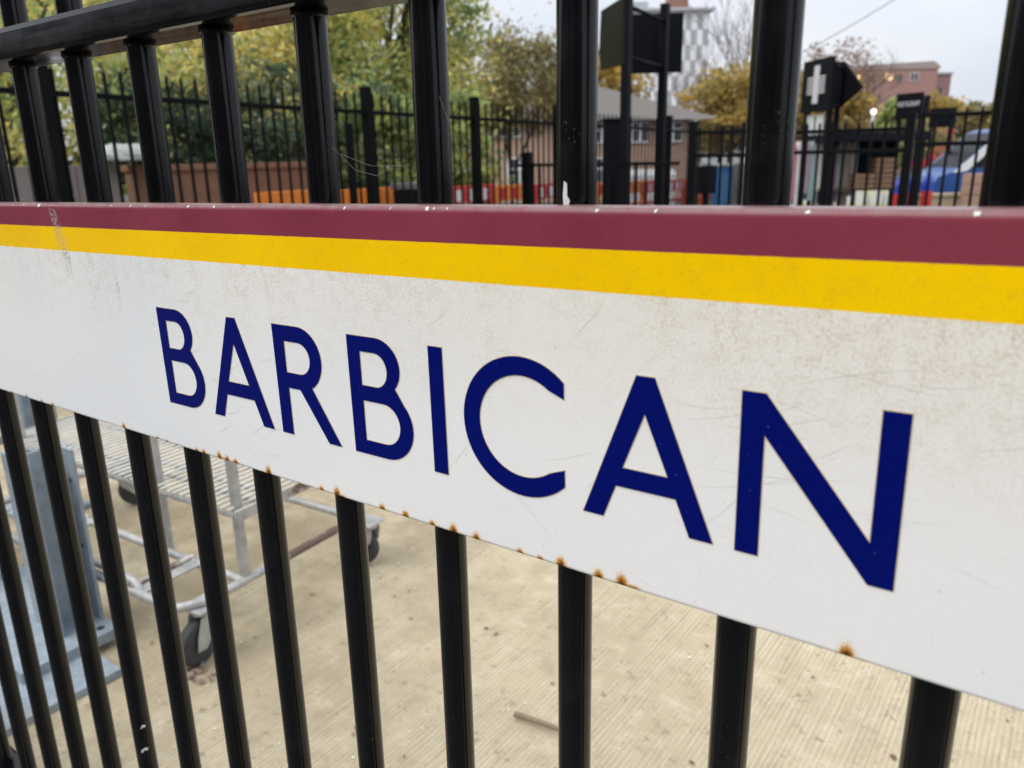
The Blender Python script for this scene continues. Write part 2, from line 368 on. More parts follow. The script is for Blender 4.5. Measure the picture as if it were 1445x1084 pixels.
MB().box(((XL + XR) / 2, .0165, (ZT + ZB) / 2), (XR - XL - .01, .005, ZT - ZB - .006)).build('backing_plate', BLACK, sign)

BLUE = (lambda n: n.set(color=n.mix(n.math('MULTIPLY', n.ramp(n.noise(420, 2), .70, .74), .6), n.mix(n.noise(12, 3), (.0006, .0040, .105), (.0012, .0052, .128)), (.05, .06, .16)), rough=.3, spec=.08).m)(N('dark_blue_enamel'))
HALO = plain('stained_letter_edge', (.55, .46, .27), .4, 0, .25, 300)
def arc(cx, cz, rx, rz, a0, a1, n=14):
    return [(cx + rx * math.cos(math.radians(a0 + (a1 - a0) * i / n)), cz + rz * math.sin(math.radians(a0 + (a1 - a0) * i / n))) for i in range(n + 1)]
def letter_B(x):
    outer = [(x, 0)] + [(x, 92.2), (x + 25, 92.2)] + arc(x + 29, 70.6, 23.5, 21.6, 90, -42, 16)[0:] + \
            arc(x + 34.5, 26.4, 27.8, 26.4, 42, -90, 18)
    c1 = [(x + 12.8, 81)] + arc(x + 27.5, 67.8, 12.4, 13.2, 90, -90, 16) + [(x + 12.8, 54.6)]
    c2 = [(x + 12.8, 43)] + arc(x + 33.5, 27, 16.2, 16, 90, -90, 16) + [(x + 12.8, 11)]
    return [outer, c1, c2]
def letter_A(x):
    return [[(x, 0), (x + 35.4, 92.2), (x + 47, 92.2), (x + 84.5, 0), (x + 70.6, 0), (x + 61.5, 21.9), (x + 22.5, 21.9), (x + 14.0, 0)],
            [(x + 41.1, 70.3), (x + 26.8, 34), (x + 56.4, 34)]]
def letter_R(x):
    outer = [(x, 0), (x, 92.2), (x + 27, 92.2)] + arc(x + 30.2, 66.3, 26.2, 25.9, 88, -62, 18) + [(x + 71.5, 0), (x + 57.4, 0), (x + 28.0, 40.4), (x + 13.6, 40.4), (x + 13.6, 0)]
    c1 = [(x + 13.2, 79.5)] + arc(x + 29.8, 66.3, 13.4, 13.2, 90, -90, 16) + [(x + 13.2, 53.1)]
    return [outer, c1]
def letter_I(x): return [[(x, 0), (x, 92.2), (x + 12.6, 92.2), (x + 12.6, 0)]]
def letter_C(x):
    cx, cz = x + 47.6, 46.3; xe = x + 80.2
    R1, R2 = 47.5, 34.6; a1 = math.degrees(math.acos((xe - cx) / R1)); a2 = math.degrees(math.acos(min(1, (xe - cx) / R2)))
    return [arc(cx, cz, R1, R1 * .985, a1, 360 - a1, 48) + arc(cx, cz, R2 * 1.0, R2 * .99, 360 - 41, 41, 44)[0:0] + [(xe, cz - 24.2)] + arc(cx, cz + .2, R2 - .6, R2 + .2, 360 - 45, 45, 44) + [(xe, cz + 24.2)]]
def letter_N(x):
    return [[(x, 0), (x, 92.4), (x + 12.6, 92.4), (x + 68.6, 22.6), (x + 68.6, 92.4), (x + 81.2, 92.4), (x + 81.2, 0), (x + 69.2, 0), (x + 12.8, 70), (x + 12.8, 0)]]
def curve_mesh(loops, thick, off):
    cu = bpy.data.curves.new('tmp', 'CURVE'); cu.dimensions = '2D'; cu.fill_mode = 'BOTH'; cu.extrude = thick / 2; cu.offset = off
    for lp in loops:
        sp = cu.splines.new('POLY'); sp.points.add(len(lp) - 1); sp.use_cyclic_u = True
        for p, (a, b) in zip(sp.points, lp): p.co = (a / 1000, b / 1000, 0, 1)
    ob = bpy.data.objects.new('tmp', cu); col.objects.link(ob)
    me = bpy.data.meshes.new_from_object(ob.evaluated_get(bpy.context.evaluated_depsgraph_get()))
    bpy.data.objects.remove(ob); bpy.data.curves.remove(cu)
    me.transform(Matrix.Rotation(PI / 2, 4, 'X')); return me
for fn, x in ((letter_B, -696), (letter_A, -623), (letter_R, -526.8), (letter_B, -439), (letter_I, -357.8), (letter_C, -328.2), (letter_A, -234), (letter_N, -136.6)):
    if fn is letter_C:
        ang = lambda r: math.degrees(math.acos((80.4 - 47.6) / r))
        lp = [arc(x + 47.6, 46.4, 47.4, 47.2, ang(47.4), 360 - ang(47.4), 56) + [(x + 80.4, 23.4)] + arc(x + 48.4, 47, 34.8, 34.6, 312, 48, 48)[1:-1] + [(x + 80.4, 70.4)]]
    else: lp = fn(x)
    me = curve_mesh(lp, .0006, 0); me.materials.clear(); me.materials.append(BLUE)
    lo = link('letter', me, sign); lo.location = (0, -.0003, -.2103)
    hm = curve_mesh(lp, .0002, .00055); hm.materials.clear(); hm.materials.append(HALO)
    ho = link('letter_edge', hm, lo); ho.location = (0, .00022, 0)
# hair-fine scratches in the enamel
SCR = plain('scratch', (.60, .57, .51), .6, 0, .2, 200)
sc_ = MB(); rs = random.Random(5)
def scratch(x, z, ang, L, bend, w=.00016):
    pts = []; n = 10
    for i in range(n + 1):
        t = i / n; a = ang + bend * (t - .5); x += math.cos(a) * L / n; z += math.sin(a) * L / n; pts.append((x, z, a, w * math.sin(PI * min(max(t, .06), .94))))
    for (x1, z1, a1, w1), (x2, z2, a2, w2) in zip(pts, pts[1:]):
        if min(z1, z2) < ZB + .005 or max(z1, z2) > -.076: continue
        sc_.poly([(x1 - math.sin(a1) * w1, -.00012, z1 + math.cos(a1) * w1), (x1 + math.sin(a1) * w1, -.00012, z1 - math.cos(a1) * w1), (x2 + math.sin(a2) * w2, -.00012, z2 - math.cos(a2) * w2), (x2 - math.sin(a2) * w2, -.00012, z2 + math.cos(a2) * w2)])
for i in range(20): scratch(rs.uniform(-.16, .03), rs.uniform(-.20, -.11), rs.uniform(-.25, .5) + (PI if rs.random() < .3 else 0), rs.uniform(.02, .075), rs.uniform(-.5, .5), .00010)
for i in range(30): scratch(rs.uniform(-1.0, .1), rs.uniform(-.245, -.1), rs.uniform(-.6, .9), rs.uniform(.012, .05), rs.uniform(-.8, .8), .00011)
for i in range(22): scratch(rs.uniform(-.68, -.54), rs.uniform(-.235, -.14), rs.uniform(-.8, 1.0), rs.uniform(.02, .06), rs.uniform(-1.4, 1.4), .00015)
scratch(-.16, -.205, .9, .06, .3, .00015); scratch(-.17, -.165, .1, .09, .25, .00014); scratch(-.33, -.17, -.75, .12, 0, .00013)
stuff(sc_.build('scratches', SCR, sign))
# cobweb threads strung between the bars above the sign
WEB = plain('cobweb_thread', (.30, .29, .25), .6)
cw = MB()
for pts in ([(-.478, .425, 1.262), (-.455, .428, 1.243), (-.435, .43, 1.239), (-.405, .43, 1.25), (-.384, .426, 1.279)], [(-.362, .42, 1.29), (-.352, .42, 1.268), (-.343, .42, 1.245), (-.338, .421, 1.228)], [(-.47, .428, 1.255), (-.44, .43, 1.246), (-.405, .43, 1.246)]):
    cw.tube(pts, .00008, 4)
tag(cw.build('cobweb', WEB), 'thin cobweb threads strung between black bars just above the sign', 'cobweb')

# ------------------------------------------------------------------ galvanised platform trolley
tr = thing('platform_trolley', 'galvanised flat trolley with wire mesh deck and four castors on the concrete', 'trolley', (-1.72, .95, -.01), math.radians(4))
# local frame: origin under the near right castor; -x runs along the deck, +y away from the fence
def P(x, y, z): return (x, y, z)
hb = .165
MB().tube([P(-.16, -.03, hb), P(-.09, -.032, hb), P(-.03, -.02, hb), P(0, .03, hb), P(.005, .1, hb), P(.005, .3, hb)], .0125).build('base_tube', GALV, tr)
MB().tube([P(.005, .3, hb), P(.005, .62, hb)], .0125).build('base_tube', RUSTY, tr)
MB().tube([P(-.16, -.03, hb), P(-1.12, -.03, hb)], .0125).build('base_tube', GALV, tr)
MB().tube([P(.0, .155, hb), P(-1.14, .155, hb)], .0125).build('base_tube', GALV, tr)
MB().tube([P(.0, .60, hb), P(-1.14, .60, hb)], .0125).build('base_tube', GALV, tr)
MB().tube([P(-1.14, -.03, hb), P(-1.14, .62, hb)], .0125).build('base_tube', GALV, tr)
MB().tube([P(-.62, -.02, hb + .03), P(-.28, -.02, hb + .03), P(-.22, -.02, hb + .022), P(-.19, -.02, hb), P(-.186, -.02, hb - .025)], .011).build('loop_handle', GALV, tr)
for x in (-.19, -.72): MB().box((x, .065, hb + .004), (.045, .18, .006)).build('cross_plate', GALV, tr); MB().box((x - .03, .065, hb + .008), (.02, .2, .014)).build('cross_bar', RUSTY, tr)
zt_ = .375
for x, y in ((.0, .165), (-.335, .165), (-1.08, .165), (.0, .57), (-1.08, .57)): MB().box((x, y, .38), (.022, .022, .45), bev=.003).build('deck_post', GALV, tr)
dk = MB(); rs = random.Random(3)
for i in range(42):
    x = .03 - 1.17 * i / 41 + rs.uniform(-.002, .002); dk.tube([(x, .135, zt_ + .006), (x, .72, zt_ + .006)], .0036, 6)
stuff(dk.build('deck_wires', mat_galv('bright_deck_wire', (.55, .54, .50), (.70, .69, .64), .5, .2), tr))
for y in (.135, .225, .40, .57, .72):                          # crimped cross wires
    MB().tube([(.035 - 1.18 * i / 180, y, zt_ - .003 + .006 * (1 if i % 2 else -1)) for i in range(181)], .004, 6).build('crimped_wire', GALV, tr)
MB().box((.04, .22, zt_ - .002), (.006, .17, .03)).build('deck_edge', GALV, tr)
MB().box((.04, .52, zt_ - .002), (.006, .42, .03)).build('deck_edge', RUSTY, tr)
MB().box((-1.155, .40, zt_ - .002), (.006, .6, .03)).build('deck_edge', GALV, tr)
def castor(x, y, rz):
    f = MB()
    f.lathe([(.03, hb - .016), (.03, hb - .03)], 18, (x, y, 0)); f.box((x, y, hb - .012), (.08, .075, .006), bev=.001)
    m3 = Matrix.Rotation(rz, 3, 'Z')
    for s in (-1, 1):
        poly = [(-.028, hb - .03), (.028, hb - .03), (.02, .09), (-.025, .045), (-.055, .05), (-.05, .08)]
        f.prism(poly, .0035, Vector((x, y, 0)) + m3 @ Vector((0, s * .022 - .0017, 0)), m3)
    fo = f.build('castor_fork', GALV, tr)
    w = MB(); cx = Vector((x, y, .0625)) + m3 @ Vector((-.032, 0, 0)); prof = [(.038, -.014), (.053, -.0155), (.06, -.0125), (.0625, -.004), (.0625, .004), (.06, .0125), (.053, .0155), (.038, .014)]
    w.lathe(prof, 28, (0, 0, 0), 'Y'); bmesh.ops.transform(w.bm, matrix=m3.to_4x4(), verts=w.bm.verts); bmesh.ops.translate(w.bm, vec=cx, verts=w.bm.verts); w.build('tyre', RUBBER, fo)
    w = MB(); w.lathe([(.008, -.02), (.008, -.013), (.034, -.011), (.039, -.013), (.039, .013), (.034, .011), (.008, .013), (.008, .02)], 24, (0, 0, 0), 'Y'); bmesh.ops.transform(w.bm, matrix=m3.to_4x4(), verts=w.bm.verts); bmesh.ops.translate(w.bm, vec=cx, verts=w.bm.verts); w.build('wheel_hub', GALV, fo)
castor(-.01, .03, math.radians(100)); castor(.035, .62, math.radians(5)); castor(-1.12, .05, math.radians(70)); castor(-1.09, .50, math.radians(250))

# ------------------------------------------------------------------ galvanised posts with base plates, lying stacked at the left
def plate(x0, x1, y0, y1, z0, z1, hole, bev=.0015):
    return MB().box(((x0 + x1) / 2, (y0 + y1) / 2, (z0 + z1) / 2), (x1 - x0, y1 - y0, z1 - z0), bev=bev)
HOLE = plain('dark_bolt_hole', (.02, .022, .025), .8)
def hpost(name, label, x, y, w, z0, h, plate_rect, th):
    t = thing(name, label, 'steel post', (x, y, z0), 0)
    MB().box((0, 0, th + h / 2), (.006, .098, h)).build('web', GALV_BLUE, t)
    for s in (-1, 1): MB().box((0, s * .0535, th + h / 2), (w, .009, h), bev=.001).build('flange', GALV_BLUE, t)
    a, b, c, d = plate_rect
    pl = MB().box(((a + b) / 2, (c + d) / 2, th / 2), (b - a, d - c, th), bev=.0015).build('base_plate', GALV_BLUE, t)
    for hx, hy in ((b - .035, d - .035), (b - .035, c + .035)):
        MB().lathe([(.011, th), (.011, th + .0006)], 16, (hx, hy, 0)).build('bolt_hole', HOLE, pl)
    for zz in (h * .88, h * .5): MB().lathe([(.007, -.0006), (.007, 0)], 12, (.045, .0484, zz), 'Y').build('bolt_hole', HOLE, t)
    return t
hpost('steel_post', 'blue grey galvanised H section post standing on its stacked base plate', -2.125, .815, .145, .022 - .008, .50, (-.4, .145, -.19, .062), .03)
t = thing('steel_plate', 'loose galvanised base plate lying lowest on the concrete under the posts', 'steel plate', (-2.05, .6, -.006))
MB().box((0, 0, .01), (.42, .40, .02), bev=.0015).build('plate', GALV_BLUE, t)
MB().lathe([(.011, .02), (.011, .0206)], 16, (.16, .15, 0)).build('bolt_hole', HOLE, t)
hpost('steel_post', 'second galvanised post half hidden by fence bars at the left edge', -2.62, .74, .145, -.007, .58, (-.25, .11, -.16, .16), .02)
hpost('steel_post', 'galvanised post furthest back, only its narrow top showing below the sign', -3.05, 1.18, .12, -.01, .60, (-.16, .1, -.12, .1), .02)

# ------------------------------------------------------------------ debris on the concrete
TWIG = plain('dry_twig', (.23, .17, .12), .8, 0, .3, 60)
tw = MB(); tw.tube([(-.92, 1.243, .002), (-.86, 1.252, .003), (-.79, 1.262, .001)], [.007, .006, .005], 8)
tag(tw.build('stick', TWIG), 'short brown stick lying on the concrete behind the bars', 'stick')
def litter(name, label, cat, n, region, size, cols, seed, flat=.3):
    r = random.Random(seed); bm = MB(); lay = None
    pts = []
    for i in range(n):
        x, y = region(r); s = r.uniform(*size); a = r.uniform(0, 6.3); z = gz(y) + .0035
        k = r.randint(4, 6); vs_ = []
        for j in range(k):
            t = a + 2 * PI * j / k; rr = s * r.uniform(.4, 1) * (1.5 if j % k in (0, k // 2) else .8)
            vs_.append((x + rr * math.cos(t), y + rr * math.sin(t), z + r.uniform(0, s * flat)))
        bm.poly(vs_)
    n_ = N(name + '_colour'); f = n_.noise(25, 2); n_.set(color=n_.mix(n_.ramp(f, .35, .65), *cols), rough=.8)
    o = bm.build(name, n_.m); stuff(o); tag(o, label, cat); return o
litter('leaf_litter', 'scattered brown dead leaves and bits over the concrete yard', 'leaf litter', 150, lambda r: (r.uniform(-2.2, .4), r.uniform(.75, 2.6)), (.003, .010), ((.16, .09, .05), (.34, .24, .15)), 4)
litter('paper_scraps', 'small pale paper and grit specks scattered over the concrete yard', 'litter', 130, lambda r: (r.uniform(-2.2, .3), r.uniform(.7, 2.2)), (.002, .006), ((.62, .58, .50), (.75, .74, .72)), 8)
litter('leaf_pile', 'crumpled brown leaves gathered under the near trolley castor', 'leaf litter', 26, lambda r: (r.gauss(-1.70, .025), r.gauss(.915, .02)), (.008, .017), ((.15, .10, .07), (.30, .22, .17)), 9, .9)
litter('leaf_drift', 'drift of dark dead leaves along the left edge of the yard', 'leaf litter', 420, lambda r: (r.uniform(-5.7, -4.2) + r.random() ** 2 * .6, r.uniform(1.0, 5)), (.015, .04), ((.07, .045, .03), (.2, .13, .07)), 12, .8)

# ------------------------------------------------------------------ fences at the back of the yard
def railing(name, label, A, B, ztop, rails, spacing, posts, group=None, bar_r=.0125, bottom=.06, post_w=.08, slope=-.01, post_up=.05):
    A = Vector(A); B = Vector(B); L = (B - A).length; u = (B - A) / L; ang = math.atan2(u.y, u.x)
    t = thing(name, label, 'fence', (A.x, A.y, 0), ang, group)
    me = None; n = int(L / spacing)
    zz = lambda s: slope * (A.y + u.y * s)
    for i in range(1, n):
        s = i * spacing
        if any(abs(s - p) < post_w * .7 for p in posts): continue
        if me is None:
            o = MB().lathe([(bar_r, bottom), (bar_r, ztop - .03), (.002, ztop)], 8).build('bar', BLACK_FAR, t); me = o.data
        else: o = link('bar', me, t)
        o.location = (s, 0, zz(s)); o.rotation_euler = (0, 0, .3)
    for rz in rails + [.12]:
        m = MB().box((0, 0, 0), (L, .05, .036), bev=.004); bmesh.ops.rotate(m.bm, cent=(0, 0, 0), matrix=Matrix.Rotation(-math.asin((zz(L) - zz(0)) / L), 3, 'Y'), verts=m.bm.verts)
        o = m.build('rail', BLACK_FAR, t); o.location = (L / 2, 0, rz + (zz(0) + zz(L)) / 2)
    for p in posts:
        MB().box((0, 0, (ztop + post_up) / 2), (post_w, post_w, ztop + post_up), bev=.005).build('post', BLACK_FAR, t).location = (p, 0, zz(p))
    return t
railing('metal_fence', 'tall black railing running away along the left side of the yard', (-5.6, .6), (-5.6, 15.4), 1.25 + .66, [1.25 + .485], .115, [.05, 2.0, 4.86, 6.47, 8.12, 11.4, 14.7])
lf = [o for o in col.objects if o.get('label', '').startswith('tall black railing')][0]; MB().box((4.62, 0, .80), (.06, .05, 1.56), bev=.004).build('post', BLACK_FAR, lf)
railing('metal_fence', 'low black gate railing across the far end beside the left railing', (-5.73, 8.02), (-3.62, 8.02), 1.25 + .02, [1.25 - .03 + .02], .115, [.16], post_w=.085, post_up=.12, bar_r=.010)
railing('metal_fence', 'short stepped black railing panel left of the cross emblem sign', (-3.50, 8.0), (-2.45, 8.0), 1.25 + .355, [1.25 + .29, 1.25 + .06], .115, [.04], post_w=.085)
railing('metal_fence', 'black railing panel in front of the cross emblem sign', (-2.42, 7.98), (-1.38, 7.98), 1.25 + .345, [1.25 + .26, 1.25 + .075], .115, [1.01], post_w=.075)
railing('metal_fence', 'taller black railing panel at the far right end of the yard', (-1.335, 8.0), (1.4, 8.0), 1.25 + .425, [1.25 + .365, 1.25 + .125], .115, [.02, 2.3], post_w=.03)
# ------------------------------------------------------------------ black sign structures
BOARD = plain('black_sign_board', (.0038, .0045, .0065), .5, 0, .25, 3, .09)
BOARD_D = plain('dark_olive_board', (.011, .0105, .008), .55, 0, .2, 3, .12)
LETTER_W = plain('white_lettering', (.54, .54, .56), .6, 0, .1, 10)
def board(parent, a, b, z0, z1, th, mat, name='board', pts=None):
    a = Vector(a); b = Vector(b); L = (b - a).length; ang = math.atan2(b.y - a.y, b.x - a.x); m3 = Matrix.Rotation(ang, 3, 'Z')
    poly = pts(L) if pts else [(0, z0), (L, z0), (L, z1), (0, z1)]
    return MB().prism(poly, th, (a.x, a.y, 0), m3).build(name, mat, parent), m3, L
# sign one, nearest
t = thing('display_sign', 'large black sign frame seen from behind with two boards on two posts', 'sign')
for x, y in ((-4.28, 8.05), (-4.35, 9.1)): MB().box((x, y, 1.40), (.09, .09, 3.05), bev=.004).build('post', BOARD, t)
board(t, (-4.95, 8.66), (-4.30, 7.98), 0, 0, .035, BOARD_D, 'board', lambda L: [(0, 2.22), (L, 2.18), (L, 2.84), (0, 2.86), (-.05, 2.62), (-.06, 2.42)])
board(t, (-4.80, 9.10), (-4.26, 9.42), 2.2, 2.86, .035, BOARD)
for z in (2.26, 2.76):
    MB().tube([(-4.28, 8.05, z), (-4.35, 9.1, z - .02)], .022, 8).build('brace', BOARD, t)
# sign two with the cross emblem
t = thing('display_sign', 'black sign with white striped cross emblem and an arrow board behind', 'sign')
A, B = (-3.95, 13.22), (-3.365, 12.65)
_, m3, L = board(t, A, B, 1.83, 2.58, .04, BOARD)
for s in (.10, L - .08):
    p = Vector((*A, 0)) + m3 @ Vector((s, .065, 0)); MB().box((p.x, p.y, 1.2), (.07, .07, 2.62), rot=(0, 0, math.atan2(B[1] - A[1], B[0] - A[0]))).build('post', BOARD, t)
em = MB(); o = Vector((*A, 0)); cx, cz = L * .5, 2.22
em.prism([(cx - .075, cz - .27), (cx + .075, cz - .27), (cx + .075, cz + .27), (cx - .075, cz + .27)], .004, o + m3 @ Vector((0, -.006, 0)), m3)
for k in range(6):
    z = cz - .13 + k * .044
    for sx in (-1, 1):
        xa, xb = sorted((cx + sx * .082, cx + sx * .245)); em.prism([(xa, z), (xb, z), (xb, z + .024), (xa, z + .024)], .004, o + m3 @ Vector((0, -.006, 0)), m3)
em.build('cross_emblem', LETTER_W, t)
board(t, (-3.60, 13.80), (-3.14, 13.56), 0, 0, .04, BOARD, 'arrow_board', lambda L: [(-.35, 1.92), (.12, 1.92), (L, 2.19), (.12, 2.60), (-.35, 2.60)])
MB().box((-3.52, 13.72, 1.15), (.08, .08, 2.7)).build('post', BOARD, t)
for z in (1.95, 2.5): MB().tube([(-3.42, 12.75, z), (-3.52, 13.7, z)], .02, 6).build('brace', BOARD, t)
POSTER = plain('pale_poster', (.55, .60, .60), .6, 0, .1, 4)
for s in (.13, .40):
    board(t, Vector(A) + (m3 @ Vector((s, .05, 0))).to_2d(), Vector(A) + (m3 @ Vector((s + .2, .05, 0))).to_2d(), 1.50, 1.80, .012, POSTER, 'notice')
# sign three with white lettering
t = thing('display_sign', 'small black sign with one line of white capital letters', 'sign')
A, B = (-3.27, 16.84), (-2.79, 16.54); _, m3, L = board(t, A, B, 1.79, 2.25, .04, BOARD)
board(t, (-2.95, 17.30), (-2.78, 17.14), 1.83, 2.22, .04, BOARD)
for s in (.04, L - .05):
    p = Vector((*A, 0)) + m3 @ Vector((s, .06, 0)); MB().box((p.x, p.y, 1.0), (.06, .06, 2.4)).build('post', BOARD, t)
fc = bpy.data.curves.new('txt', 'FONT'); fc.body = 'INSTAGRAM'; fc.size = .125; fc.extrude = .002; fc.align_x = 'CENTER'; fo = bpy.data.objects.new('txt', fc); col.objects.link(fo)
tm = bpy.data.meshes.new_from_object(fo.evaluated_get(bpy.context.evaluated_depsgraph_get())); bpy.data.objects.remove(fo)
wdt = max(v.co.x for v in tm.vertices) - min(v.co.x for v in tm.vertices)
tm.transform(Matrix.Scale(L * .84 / wdt, 4, (1, 0, 0))); tm.transform(Matrix.Rotation(PI / 2, 4, 'X')); tm.materials.clear(); tm.materials.append(LETTER_W)
p = Vector((*A, 0)) + m3 @ Vector((L * .5, -.004, 2.02)); lo = link('lettering', tm, t, p); lo.rotation_euler = (0, 0, math.atan2(B[1] - A[1], B[0] - A[0]))
# sign four, plain
t = thing('display_sign', 'plain dark sign board on posts right of the lettered sign', 'sign')
_, m3, L = board(t, (-3.36, 21.1), (-2.80, 20.86), 1.73, 2.15, .05, BOARD)
for x, y in ((-3.30, 21.13), (-2.85, 20.94)): MB().box((x, y, .9), (.06, .06, 2.3)).build('post', BOARD, t)

# ------------------------------------------------------------------ things left of the yard, beyond the railing
BRICKY = (lambda n: n.set(color=n.mix(n.math('MULTIPLY', n.noise(2, 3), .5), n.brick((.215, .10, .05), (.25, .12, .065), (.21, .125, .08), 1, n.mapping((1, 1, 1), (PI / 2, 0, 0))), (.16, .085, .06)), rough=.9).m)(N('orange_brown_brick'))
GREYWALL = plain('weathered_grey_boarding', (.21, .185, .17), .9, 0, .25, 5)
def wall(name, label, cat, a, b, h, th, mat, base=-.12):
    a = Vector(a); b = Vector(b); L = (b - a).length
    t = thing(name, label, cat, (a.x, a.y, base), math.atan2(b.y - a.y, b.x - a.x))
    MB().box((L / 2, 0, (h - base) / 2), (L, th, h - base)).build('wall_body', mat, t)
    MB().box((L / 2, 0, h - base + .03), (L + .04, th + .06, .06), bev=.008).build('coping', mat, t); return t
wall('brick_wall', 'low orange brown brick wall beneath the dark shrubs', 'wall', (-7.35, 4.05), (-7.05, 5.95), 1.19, .2, BRICKY)
gw = thing('timber_wall', 'grey weathered board wall at the far left beyond the railing', 'wall', (-7.25, 2.2, -.05), math.radians(88))
for i in range(9): MB().box((i * .185 + .09, random.uniform(-.006, .006), .655), (.178, .03, 1.31 + random.uniform(-.012, .012)), bev=.003).build('board', GREYWALL, gw)
t = thing('wood_pallet', 'stack of dark timber pallets low at the far left edge', 'pallet', (-6.35, 2.05, -.04), .2)
for i in range(8): MB().box((0, 0, .05 + i * .13), (.8, 1.0, .03)).build('deck_board', plain('old_pallet_wood', (.13, .10, .08), .9), t); MB().box((.0, .42, .115 + i * .13), (.8, .1, .1)).build('block', GREYWALL, t)
t = thing('brick_pier', 'pinkish brick pier behind the pallets at far left', 'pier', (-7.6, 1.75, -.05)); MB().box((0, 0, .72), (.45, .45, 1.45), bev=.01).build('shaft', plain('pink_brick', (.38, .25, .18), .9, 0, .25, 12), t)
MB().box((0, 0, 1.48), (.52, .52, .06), bev=.01).build('cap', GREYWALL, t)
t = thing('tarpaulin', 'white sheeting draped over the wall in front of the dark shrubs', 'tarpaulin', (-7.12, 3.92, 1.30)); 
m = MB(); bmesh.ops.create_uvsphere(m.bm, u_segments=16, v_segments=10, radius=1)
for v in m.bm.verts: v.co = Vector((v.co.x * .2, v.co.y * .36, max(v.co.z, -.1) * .14)) * (1 + .05 * math.sin(9 * v.co.y + 5 * v.co.z))
m.build('sheet', plain('white_sheeting', (.30, .32, .30), .7), t)
t = thing('rubble_sack', 'white sack slumped beside the black bars at the left, above the sign', 'sack', (-6.45, 3.02, -.02))
m = MB(); bmesh.ops.create_uvsphere(m.bm, u_segments=20, v_segments=14, radius=1)
for v in m.bm.verts:
    z = v.co.z; v.co = Vector((v.co.x * (.30 - .10 * z), v.co.y * (.30 - .10 * z), .50 + z * .5)) * 1.0 + Vector((.02 * math.sin(14 * z), .02 * math.cos(11 * z), 0))
m.build('bag', plain('white_woven_sack', (.66, .67, .70), .6), t)
m = MB(); m.lathe([(.05, .97), (.035, 1.0), (.07, 1.05), (.05, 1.07)], 12); m.build('tied_neck', plain('white_woven_sack_neck', (.66, .67, .70), .6), t)
# road barriers
B_OR = plain('orange_plastic', (.75, .22, .03), .45, 0, .12, 4); B_RD = plain('red_plastic', (.55, .035, .035), .45, 0, .12, 4); B_WH = plain('white_plastic', (.72, .72, .70), .45, 0, .08, 4)
def barrier(mat, stripe, label, loc, rz, h, group):
    t = thing('road_barrier', label, 'barrier', loc, rz, group)
    fr = MB()
    for x in (-.45, .45): fr.box((x, 0, h / 2 + .06), (.09, .05, h - .12), bev=.008)
    for z in (.2, .5): fr.box((0, 0, h * z + .05), (.80, .045, .06), bev=.006)
    fr.build('frame', mat, t)
    MB().box((0, 0, h - .11), (.98, .06, .22), bev=.01).build('top_panel', mat, t)
    for i in range(3): MB().box((-.3 + i * .3, -.0315, h - .12), (.13, .003, .15)).build('reflector', stripe, t); MB().box((-.3 + i * .3, .0315, h - .12), (.13, .003, .15)).build('reflector', stripe, t)
    for x in (-.42, .42): MB().box((x, 0, .03), (.09, .42, .06), bev=.01).build('foot', RUBBER, t)
    return t
seq = 'OOORORROORRORO'
for i, ch in enumerate(seq):
    y = 5.45 + i * 1.02; x = -6.72 - .04 * i
    barrier(B_OR if ch == 'O' else B_RD, B_OR if (ch == 'O' and i < 3) else (B_RD if ch == 'O' else B_WH),
            'orange plastic road barrier in the row behind the left railing' if ch == 'O' else 'red plastic road barrier with white reflectors in the row behind the left railing',
            (x, y, gz(y) - .01), math.radians(92 + random.uniform(-4, 4)), .1 + .93 - .012 * i, 'orange road barriers behind the railing' if ch == 'O' else 'red road barriers behind the railing')
t = thing('litter_bin', 'black square litter bin behind the railing between two bars', 'bin', (-6.15, 6.72, -.07), .2)
MB().box((0, 0, .5), (.42, .42, 1.0), bev=.02).build('body', BOARD, t); MB().box((0, 0, 1.04), (.46, .46, .07), bev=.015).build('lid', plain('grey_lid', (.08, .085, .09), .4), t)
MB().box((.213, 0, .82), (.006, .26, .12)).build('slot', HOLE, t)

# ------------------------------------------------------------------ buildings
BRICK_FAR = (lambda n: n.set(color=n.mix(n.math('MULTIPLY', n.noise(.8, 3), .6), n.brick((.42, .25, .17), (.50, .31, .22), (.45, .36, .29), 1, n.mapping((1, 1, 1), (PI / 2, 0, 0))), (.36, .23, .17)), rough=.9).m)(N('brown_brick'))
ROOF = plain('grey_roof_tiles', (.115, .105, .094), .85, 0, .15, 3); WFRAME = plain('white_window_frame', (.70, .70, .69), .5); DGLASS = plain('dark_vehicle_glass', (.012, .014, .018), .35, 0, .2, 2, .12); GLASS = plain('window_glass', (.05, .06, .075), .08, 0, .2, 2)
a = Vector((-19.5, 20.43)); b = Vector((-11.0, 26.62)); u = (b - a).normalized(); L = (b - a).length; ang = math.atan2(u.y, u.x)
lb = thing('brick_building', 'low brown brick building with a grey hipped roof beyond the yard', 'building', (a.x, a.y, -.3), ang)
MB().box((L / 2 - .3, 3.6, 1.38), (L - .6, 7, 2.76)).build('wall', BRICK_FAR, lb)
m = MB(); e = .35; zz0 = 2.78; zr = 4.15
v = [m.bm.verts.new(p) for p in ((-e, .1 - e, zz0), (L, .1 - e, zz0), (L, 7.1 + e, zz0), (-e, 7.1 + e, zz0), (3.5, 3.6, zr), (L - 3.6, 3.6, zr))]
for f in ((0, 1, 5, 4), (1, 2, 5), (2, 3, 4, 5), (3, 0, 4), (3, 2, 1, 0)): m.bm.faces.new([v[i] for i in f])
m.build('roof', ROOF, lb)
MB().box((L / 2, .1 - e - .012, 2.73), (L + .3, .024, .09)).build('fascia', plain('grey_fascia', (.32, .31, .30), .7), lb)
